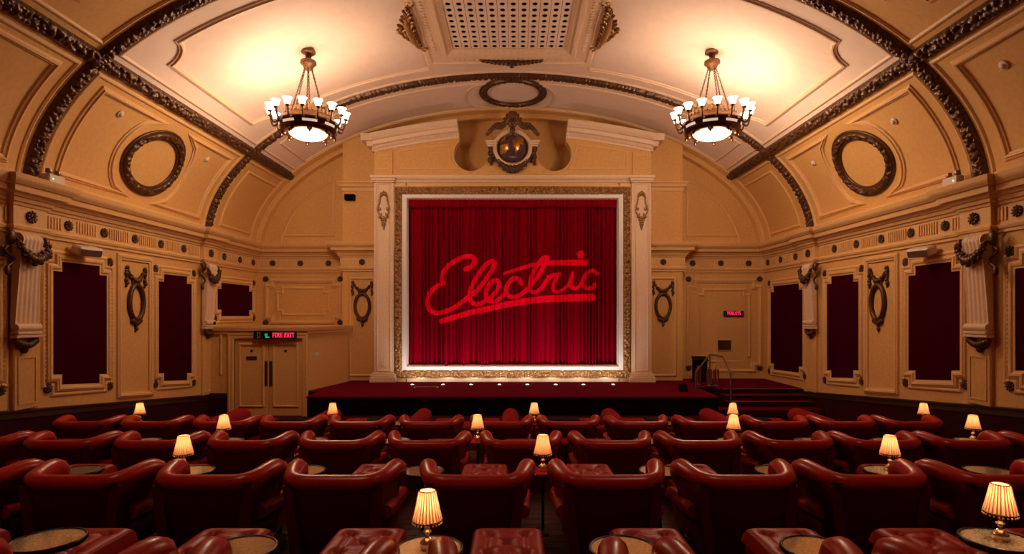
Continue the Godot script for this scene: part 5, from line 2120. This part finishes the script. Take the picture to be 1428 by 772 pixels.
# ---------- armchairs, stools, tables, lamps ----------
func make_chair(label: String, group: String) -> Node3D:
	var t := thing("armchair", label, "armchair", Vector3.ZERO, group)
	# back panel: leans a little, narrower at its foot
	var b := mb()
	var rows := []
	for j in 9:
		var v := j / 8.0
		var row := PackedVector3Array()
		var w := lerpf(0.315, 0.375, v)
		var z := lerpf(-0.05, 0.055, v)
		var y := lerpf(0.06, 0.655, v)
		for i in 13:
			var q := lerpf(-1.0, 1.0, i / 12.0)
			row.append(Vector3(q * w, y, z - 0.03 * pow(absf(q), 8.0)))
		for i in 13:
			var q := lerpf(1.0, -1.0, i / 12.0)
			row.append(Vector3(q * (w - 0.03), y, z - 0.14))
		rows.append(row)
	b.grid(rows, true, false)
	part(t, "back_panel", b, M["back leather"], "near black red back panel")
	# rolled top running along the back and out over both wings
	b = mb()
	var half := [[0.0, 0.645, 0.0, 0.062], [0.12, 0.645, 0.0, 0.062], [0.24, 0.646, -0.002, 0.062], [0.305, 0.65, -0.012, 0.064], [0.355, 0.655, -0.05, 0.067], [0.385, 0.662, -0.12, 0.069], [0.405, 0.672, -0.20, 0.071], [0.422, 0.678, -0.28, 0.074], [0.433, 0.672, -0.345, 0.076], [0.438, 0.650, -0.395, 0.074], [0.438, 0.612, -0.425, 0.066], [0.434, 0.565, -0.435, 0.055], [0.428, 0.52, -0.43, 0.04], [0.424, 0.49, -0.42, 0.02]]
	var P := []
	var R := []
	for i in range(half.size() - 1, 0, -1):
		P.append(Vector3(-half[i][0] * 0.96, half[i][1], half[i][2]))
		R.append(half[i][3])
	for h in half:
		P.append(Vector3(h[0] * 0.96, h[1], h[2]))
		R.append(h[3])
	b.tube(P, R, 14)
	part(t, "top_roll", b, M["red leather"], "glossy rolled top edge")
	for e in [-1.0, 1.0]:
		# wing and side below it
		b = mb()
		var out := [[0.03, 0.07], [0.03, 0.62], [-0.10, 0.64], [-0.25, 0.66], [-0.35, 0.65], [-0.41, 0.58], [-0.42, 0.47], [-0.44, 0.38], [-0.56, 0.34], [-0.70, 0.33], [-0.74, 0.27], [-0.74, 0.07]]
		var pin := []
		var pout := []
		for q in out:
			var lift: float = clampf((q[1] - 0.07) / 0.58, 0.0, 1.0)
			var fl: float = clampf(-q[0] / 0.4, 0.0, 1.0)
			var x: float = lerpf(0.30, 0.365, lift) + 0.055 * fl * lift + 0.02 * clampf(-q[0] / 0.7, 0, 1)
			pout.append(Vector3(e * (x + 0.03), q[1], q[0]))
			pin.append(Vector3(e * (x - 0.05), q[1], q[0]))
		var poly := PackedVector2Array()
		for q in out:
			poly.append(Vector2(q[0], q[1]))
		var tr := Geometry2D.triangulate_polygon(poly)
		for k in tr.size() / 3:
			var a := tr[k * 3]
			var c := tr[k * 3 + 1]
			var d := tr[k * 3 + 2]
			b.tri(pout[a], pout[c], pout[d], Vector3(e, 0, 0))
			b.tri(pin[a], pin[c], pin[d], Vector3(-e, 0, 0))
		for k in out.size():
			var l := (k + 1) % out.size()
			var dd := Vector2(out[l][0] - out[k][0], out[l][1] - out[k][1]).normalized()
			b.flat(pout[k], pout[l], pin[l], pin[k], Vector3(0, dd.x, -dd.y) * (-1.0))
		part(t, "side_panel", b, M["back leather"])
		b = mb()
		var A := []
		var AR := []
		for k in 12:
			var q := k / 11.0
			A.append(Vector3(e * (0.375 + 0.02 * q), 0.375 - 0.03 * q, lerpf(-0.12, -0.78, q)))
			AR.append(0.06 * sqrt(clampf(1.0 - pow(absf(q - 0.45) / 0.55, 10.0), 0.03, 1.0)))
		b.tube(A, AR, 12)
		part(t, "arm_roll", b, M["red leather"])
	b = mb()
	b.rbox(Vector3(0, 0.22, -0.42), Vector3(0.56, 0.26, 0.60), 0.03)
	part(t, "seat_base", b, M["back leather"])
	b = mb()
	b.rbox(Vector3(0, 0.39, -0.44), Vector3(0.57, 0.15, 0.62), 0.06)
	part(t, "seat_cushion", b, M["red leather"])
	for q in [[-0.27, -0.06], [0.27, -0.06], [-0.31, -0.66], [0.31, -0.66]]:
		b = mb()
		b.lathe(Vector3(q[0], 0, q[1]), [[0.0, 0.0], [0.02, 0.0], [0.032, 0.05], [0.034, 0.075], [0.0, 0.075]], 10)
		part(t, "leg", b, M["leg wood"])
	return t


func make_stool(label: String, group: String) -> Node3D:
	var t := thing("footstool", label, "footstool", Vector3.ZERO, group)
	var b := mb()
	b.rbox(Vector3(0, 0.19, 0), Vector3(0.47, 0.22, 0.56), 0.04)
	part(t, "base", b, M["back leather"])
	# buttoned cushion: domed top with dimples and folds running between the buttons
	b = mb()
	var bt := [[-0.12, -0.15], [0.12, -0.15], [0.0, -0.01], [-0.12, 0.14], [0.12, 0.14]]
	var rows := []
	var n := 36
	for j in n + 1:
		var row := PackedVector3Array()
		for i in n + 1:
			var u := lerpf(-1.0, 1.0, float(i) / n)
			var v := lerpf(-1.0, 1.0, float(j) / n)
			var x := u * 0.245
			var z := v * 0.29
			var rim := (1.0 - pow(absf(u), 10.0)) * (1.0 - pow(absf(v), 10.0))
			var y := 0.27 + 0.11 * pow(maxf(rim, 0.0), 0.35)
			for k in bt:
				var d := Vector2(x - k[0], z - k[1]).length()
				y -= 0.035 * exp(-d * d / 0.0016)
			for f in [[0, 2], [1, 2], [2, 3], [2, 4], [0, 3], [1, 4], [0, 1], [3, 4]]:
				var p := Vector2(bt[f[0]][0], bt[f[0]][1])
				var q := Vector2(bt[f[1]][0], bt[f[1]][1])
				var c := Vector2(x, z)
				var s := clampf((c - p).dot(q - p) / (q - p).length_squared(), 0.0, 1.0)
				var d := c.distance_to(p.lerp(q, s))
				y -= 0.010 * exp(-d * d / 0.00018)
			row.append(Vector3(x, y, z))
		rows.append(row)
	b.grid(rows)
	part(t, "cushion", b, M["stool leather"], "buttoned worn red leather top")
	for k in bt:
		b = mb()
		b.ball(Vector3(k[0], 0.347, k[1]), Vector3(0.014, 0.007, 0.014))
		part(t, "button", b, M["stool leather"])
	for q in [[-0.19, -0.23], [0.19, -0.23], [-0.19, 0.23], [0.19, 0.23]]:
		b = mb()
		b.lathe(Vector3(q[0], 0, q[1]), [[0.0, 0.0], [0.016, 0.0], [0.026, 0.085], [0.0, 0.085]], 10)
		part(t, "leg", b, M["leg wood"])
	return t


func make_round_table(label: String, group: String) -> Node3D:
	var t := thing("round_table", label, "table", Vector3.ZERO, group)
	var b := mb()
	b.lathe(Vector3.ZERO, [[0.0, 0.55], [0.175, 0.55]], 36)
	part(t, "mirror_top", b, M["antique mirror"], "foxed antique mirror top")
	b = mb()
	b.lathe(Vector3.ZERO, [[0.172, 0.551], [0.176, 0.556], [0.188, 0.554], [0.19, 0.535], [0.18, 0.522], [0.0, 0.522]], 36)
	part(t, "rim", b, M["table rim"])
	b = mb()
	b.lathe(Vector3.ZERO, [[0.05, 0.522], [0.022, 0.49], [0.016, 0.3], [0.02, 0.05], [0.03, 0.02]], 12)
	part(t, "pedestal", b, M["table rim"])
	b = mb()
	b.cbox(Vector3(0, 0.011, 0), Vector3(0.09, 0.022, 0.30), 0.006)
	part(t, "foot", b, M["table rim"])
	return t


func make_square_table(label: String, group: String) -> Node3D:
	var t := thing("square_table", label, "table", Vector3.ZERO, group)
	var b := mb()
	b.cbox(Vector3(0, 0.545, 0), Vector3(0.145, 0.02, 0.26), 0.006)
	part(t, "top", b, M["red table"])
	b = mb()
	b.cbox(Vector3(0, 0.531, 0), Vector3(0.15, 0.012, 0.265), 0.004)
	part(t, "rim", b, M["table rim"])
	b = mb()
	b.lathe(Vector3.ZERO, [[0.013, 0.528], [0.013, 0.02]], 10)
	part(t, "post", b, M["table rim"])
	b = mb()
	b.cbox(Vector3(0, 0.01, 0), Vector3(0.10, 0.02, 0.22), 0.005)
	part(t, "foot", b, M["table rim"])
	return t


func make_lamp(label: String, group: String) -> Node3D:
	var t := thing("table_lamp", label, "lamp", Vector3.ZERO, group)
	var b := mb()
	b.lathe(Vector3.ZERO, [[0.0, 0.0], [0.036, 0.0], [0.038, 0.028], [0.034, 0.034], [0.026, 0.046], [0.013, 0.056], [0.0, 0.058]], 20)
	part(t, "base", b, M["silvered"])
	b = mb()
	b.lathe(Vector3.ZERO, [[0.011, 0.055], [0.010, 0.07], [0.012, 0.078], [0.021, 0.083], [0.021, 0.089], [0.011, 0.094], [0.012, 0.105], [0.0145, 0.128], [0.013, 0.134], [0.024, 0.139], [0.024, 0.146], [0.010, 0.152], [0.0, 0.153]], 18)
	part(t, "stem", b, M["silvered"])
	# pleated cloth shade, open above and below
	b = mb()
	var rows := []
	var seg := 112
	for j in 7:
		var v := j / 6.0
		var row := PackedVector3Array()
		for i in seg:
			var a := TAU * i / seg
			var r := lerpf(0.073, 0.040, pow(v, 0.85)) + (0.0040 - 0.0018 * v) * cos(a * 24.0)
			row.append(Vector3(cos(a) * r, lerpf(0.142, 0.292, v), sin(a) * r))
		rows.append(row)
	b.grid(rows, true, false)
	var shade := part(t, "shade", b, M["lamp shade"], "pleated cream shade")
	# folded-over strips: a second layer of cloth along each pleat
	b = mb()
	for i in 26:
		var pr := []
		for j in 4:
			var v := j / 3.0
			var row := PackedVector3Array()
			var r := lerpf(0.073, 0.040, pow(v, 0.85)) + 0.0052
			for k in 3:
				var a := TAU * (i + 0.06 * sin(i * 3.7) + k * 0.2) / 26.0
				row.append(Vector3(cos(a) * r, lerpf(0.144, 0.290, v), sin(a) * r))
			pr.append(row)
		b.grid(pr)
	part(shade, "pleat_folds", b, M["lamp shade"]).set_meta("kind", "stuff")
	for q in [[0.040, 0.292, 0.003], [0.0745, 0.143, 0.004]]:
		b = mb()
		var C := []
		for i in 28:
			var a := TAU * i / 28
			C.append(Vector3(cos(a) * q[0], q[1], sin(a) * q[0]))
		b.tube(C, q[2], 5, true)
		part(shade, "shade_binding", b, M["shade trim"])
	b = mb()
	for i in 24:
		var a := TAU * i / 24
		b.ball(Vector3(cos(a) * 0.0745, 0.133, sin(a) * 0.0745), Vector3(0.0045, 0.006, 0.0045), Basis.IDENTITY, 5, 4)
	part(shade, "bead_fringe", b, M["lamp shade"])
	b = mb()
	b.ball(Vector3(0, 0.245, 0), Vector3(0.024, 0.034, 0.024), Basis.IDENTITY, 10, 8)
	part(t, "bulb", b, M["lamp bulb"])
	omni(t, Vector3(0, 0.235, 0), Color(1.0, 0.84, 0.66), LAMP_E, 0.02)
	return t


func at_row(x: float, z: float, y: float) -> Vector3:
	return W((x - 719.0) / 798.0 * z + 0.16, y, z)


# how far a table slides so that its post stands in the gap between two armchairs of its row
func gap_slide(x: float, r: Dictionary) -> float:
	var best := 99.0
	for n in r.x.size() - 1:
		var mid: float = (at_row(r.x[n], r.z, 0.0).x + at_row(r.x[n + 1], r.z, 0.0).x) / 2.0
		if absf(mid - x) < absf(best - x):
			best = mid
	if absf(best - x) > 0.3:
		return 0.0
	return clampf(x, best - 0.035, best + 0.035) - x


func seats() -> void:
	var names := ["first row behind the beds", "second row behind the beds", "third row behind the beds", "fourth row behind the beds"]
	var nth := ORD
	var rows := [
		{"z": 8.30, "dz": 0.08, "y": -2.273, "x": [103, 199, 301, 396, 495, 596, 699, 796, 895, 995, 1095, 1190, 1285]},
		{"z": 6.28, "dz": 0.10, "y": -2.109, "x": [-64, 69, 198, 331, 462, 591, 727, 859, 988, 1121, 1246, 1373, 1503]},
		{"z": 4.36, "dz": 0.10, "y": -1.957, "x": [-100, 86, 275, 460, 661, 857, 1049, 1237, 1428]},
	]
	var chair0: Node3D
	for k in 3:
		var r: Dictionary = rows[k]
		for n in r.x.size():
			var p := at_row(r.x[n], r.z, r.y)
			p.z -= r.dz
			var label: String = "dark red leather armchair, %s from the fire exit wall, %s" % [nth[n], names[k]]
			if chair0 == null:
				chair0 = make_chair(label, names[k])
				chair0.position = p
			else:
				var c := copy(chair0, p, label)
				c.set_meta("group", names[k])
	# cut-off row: only the wing tops rise into view
	var last := [-2.02, -0.906, 0.219, 1.328, 2.436]
	for n in 5:
		var c := copy(chair0, W(last[n], -1.83, 2.44), "dark red leather armchair, %s from the fire exit wall, %s" % [nth[n], names[3]])
		c.set_meta("group", names[3])
	# footstools behind the third row
	var st: Node3D
	var sx := [-3.55, -2.68, -1.74, -0.82, 0.107, 1.04, 1.96, 2.84, 3.7]
	for n in sx.size():
		var p := W(sx[n], -1.83, 3.66)
		var sl: String = "buttoned red leather footstool behind the third row, %s from the fire exit wall" % nth[n]
		if st == null:
			st = make_stool(sl, "footstools behind the third row")
			st.position = p
		else:
			copy(st, p, sl)
	for k in [1, 2]:
		var r: Dictionary = rows[k]
		for n in r.x.size():
			var p := at_row(r.x[n], r.z, r.y)
			p.z -= 1.46
			var o := copy(st, p, "red leather footstool before the %s armchair from the fire exit wall, %s row" % [nth[n], "second" if k == 1 else "third"])
			o.set_meta("group", "footstools in front of the %s row" % ("second" if k == 1 else "third"))
	# tables and lamps: [pixel x, row depth, floor, lamp]
	var T := [
		[66, 3.25, -1.83, 0], [337, 3.13, -1.83, 0], [598, 3.13, -1.83, 1], [869, 3.13, -1.83, 0], [1140, 3.13, -1.83, 0], [1392, 3.25, -1.83, 1],
		[112, 5.15, -1.957, 0], [268, 5.15, -1.957, 1], [424, 5.15, -1.957, 0], [603, 5.15, -1.957, 0], [920, 5.15, -1.957, 0], [1086, 5.15, -1.957, 0], [1236, 5.15, -1.957, 1], [1378, 5.15, -1.957, 0],
		[205, 7.06, -2.109, 0], [318, 7.06, -2.109, 1], [446, 7.06, -2.109, 0], [553, 7.06, -2.109, 0], [905, 7.06, -2.109, 0], [1022, 7.06, -2.109, 1], [1130, 7.06, -2.109, 0], [1240, 7.06, -2.109, 0], [1354, 7.06, -2.109, 1],
		[193, 9.06, -2.273, 1], [455, 9.06, -2.273, 1], [547, 9.06, -2.273, 0], [940, 9.06, -2.273, 0], [1023, 9.06, -2.273, 1], [1200, 9.06, -2.273, 0], [1285, 9.06, -2.273, 1],
	]
	var S := [[757, 5.15, -1.957, 1], [666, 7.06, -2.109, 1], [790, 7.06, -2.109, 0], [745, 9.06, -2.273, 1]]
	var tn := {3.13: "fourth row", 3.25: "fourth row", 5.15: "third row", 7.06: "second row", 9.06: "first row behind the beds"}
	var rt: Node3D
	var sq: Node3D
	var lp: Node3D
	var lx := {598: 596, 268: 256, 1236: 1241, 318: 312, 1354: 1357, 193: 195, 455: 464, 1285: 1288, 1392: 1395, 1022: 1023, 1023: 1022}
	var cnt := {}
	var of_row := {5.15: rows[2], 7.06: rows[1], 9.06: rows[0]}
	for q in T:
		var key: String = tn[q[1]]
		cnt[key] = cnt.get(key, 0) + 1
		var ord: String = nth[cnt[key] - 1]
		var p := at_row(q[0], q[1], q[2])
		var slide := gap_slide(p.x, of_row[q[1]]) if of_row.has(q[1]) else 0.0
		p.x += slide
		var label: String = "round mirror table %s, %s from fire exit wall, %s" % ["under a lamp" if q[3] else "without lamp", ord, key]
		if rt == null:
			rt = make_round_table(label, "round mirror tables")
			rt.position = p
		else:
			copy(rt, p, label)
		if q[3]:
			var lpos := at_row(lx.get(q[0], q[0]), q[1], q[2] + 0.552)
			lpos.x = clampf(lpos.x, p.x - 0.11, p.x + 0.11)
			var ll: String = "lit pleated lamp on %s round table from fire exit wall, %s" % [ord, key]
			if lp == null:
				lp = make_lamp(ll, "pleated shade table lamps")
				lp.transform = Transform3D(Basis.IDENTITY.scaled(Vector3.ONE * 1.08), lpos)
			else:
				copy(lp, lpos, ll)
	for q in S:
		var p := at_row(q[0], q[1], q[2])
		p.x += gap_slide(p.x, of_row[q[1]])
		var label: String = "narrow red topped side table " + ("under a lit lamp" if q[3] else "left bare") + ", " + tn[q[1]]
		if sq == null:
			sq = make_square_table(label, "narrow red side tables")
			sq.position = p
		else:
			copy(sq, p, label)
		if q[3]:
			copy(lp, p + Vector3(0, 0.556, 0), "lit table lamp with pleated shade on a narrow red table, " + tn[q[1]])


# ---------- loose things round the stage ----------
func small_things() -> void:
	# black loudspeaker on the pier beside the proscenium
	var t := thing("black_loudspeaker", "small black box loudspeaker high on the stage pier", "loudspeaker", px(488, 275, 17.65))
	var b := mb()
	b.cbox(Vector3.ZERO, Vector3(0.30, 0.18, 0.2), 0.012)
	part(t, "cabinet", b, M["black"])
	b = mb()
	b.cbox(Vector3(0, 0, 0.10), Vector3(0.26, 0.14, 0.01), 0.003)
	part(t, "grille", b, M["stage black"])
	# switch plates
	for q in [[441.5, 494.0, 15.34, "small pale switch plate on the lobby flank"], [534, 508.5, 17.31, "pale socket plate low on the proscenium pilaster"]]:
		var s := thing("switch_plate", q[3], "switch", px(q[0], q[1], q[2]))
		b = mb()
		b.cbox(Vector3.ZERO, Vector3(0.12, 0.10, 0.02), 0.005)
		part(s, "plate", b, M["white plastic"])
		b = mb()
		b.cbox(Vector3(0, 0, 0.012), Vector3(0.03, 0.045, 0.012), 0.003)
		part(s, "rocker", b, M["pale trim"])
	# little camera on the console shelf
	var cm := thing("wall_camera", "tiny black camera on the ledge over the fire exit", "camera", W(-7.9, -0.28, 15.25))
	b = mb()
	b.cbox(Vector3(0, 0.05, 0), Vector3(0.09, 0.09, 0.14), 0.012)
	part(cm, "body", b, M["black"])
	b = mb()
	b.lathe(Vector3(0, 0.05, 0.07), [[0.03, 0.0], [0.03, 0.03], [0.0, 0.03]], 10, Basis(Vector3.RIGHT, PI / 2))
	part(cm, "lens", b, M["dark glass"])
	# handrail up the steps
	var h := thing("handrail", "slim metal handrail rising beside the stage steps", "handrail", W(5.62, -2.31, 15.25))
	var zt := 16.9
	b = mb()
	var o := h.position
	var A := px(1019, 520, 15.1) - o
	var B := px(1008, 497, 15.9) - o
	var C := px(990, 494, 16.6) - o
	var D := px(970, 519, 16.0) - o
	b.tube([A, A.lerp(B, 0.5), B, B.lerp(C, 0.5), C], 0.022, 8)
	b.tube([C, C.lerp(D, 0.5), D], 0.022, 8)
	part(h, "rail", b, M["grey metal"])
	b = mb()
	b.tube([A, Vector3(A.x, 0.0, A.z)], 0.022, 8)
	part(h, "post", b, M["grey metal"])
	b = mb()
	b.tube([C, Vector3(C.x, 0.26, C.z)], 0.022, 8)
	part(h, "post", b, M["grey metal"])
	b = mb()
	b.tube([D, Vector3(D.x, 0.26, D.z)], 0.02, 8)
	part(h, "post", b, M["grey metal"])
	# lectern by the pier
	var l := thing("lectern", "black upright lectern folded against the wall by the stage steps", "lectern", W(5.74, STAGE, 17.3))
	b = mb()
	b.prism(Vector3(-0.2, 0, 0), Vector3(0, 0, -1), Vector3.UP, Vector3.RIGHT, PackedVector2Array([Vector2(-0.12, 0), Vector2(0.14, 0), Vector2(0.14, 0.74), Vector2(-0.12, 0.66)]), 0.38)
	part(l, "body", b, M["black"])
	b = mb()
	b.box(Vector3(-0.01, 0.715, 0.0), Vector3(0.44, 0.02, 0.34), Basis(Vector3.RIGHT, 0.3))
	part(l, "desk", b, M["black"])
	# rope stanchions
	var base: Node3D
	for q in [[5.50, 16.75], [5.72, 16.45], [5.88, 16.35]]:
		var p := W(q[0], STAGE, q[1])
		if base == null:
			base = thing("rope_stanchion", "short stanchion with hanging red velvet rope beside the lectern", "stanchion", p, "rope stanchions beside the handrail")
			b = mb()
			b.lathe(Vector3.ZERO, [[0.0, 0.0], [0.09, 0.0], [0.09, 0.015], [0.03, 0.03], [0.018, 0.06], [0.018, 0.50], [0.03, 0.52], [0.0, 0.55]], 14)
			part(base, "post", b, M["grey metal"])
			b = mb()
			b.tube([Vector3(0.05, 0.48, 0.03), Vector3(0.06, 0.3, 0.03), Vector3(0.055, 0.12, 0.03), Vector3(0.05, 0.06, 0.03)], 0.028, 8)
			b.tube([Vector3(-0.05, 0.48, 0.03), Vector3(-0.06, 0.3, 0.03), Vector3(-0.055, 0.12, 0.03), Vector3(-0.05, 0.06, 0.03)], 0.028, 8)
			part(base, "rope", b, M["red rope"])
		else:
			copy(base, p, "short stanchion with hanging red velvet rope, next nearer the stage steps" if q[0] < 5.8 else "short stanchion with hanging red velvet rope, nearest the stage steps")
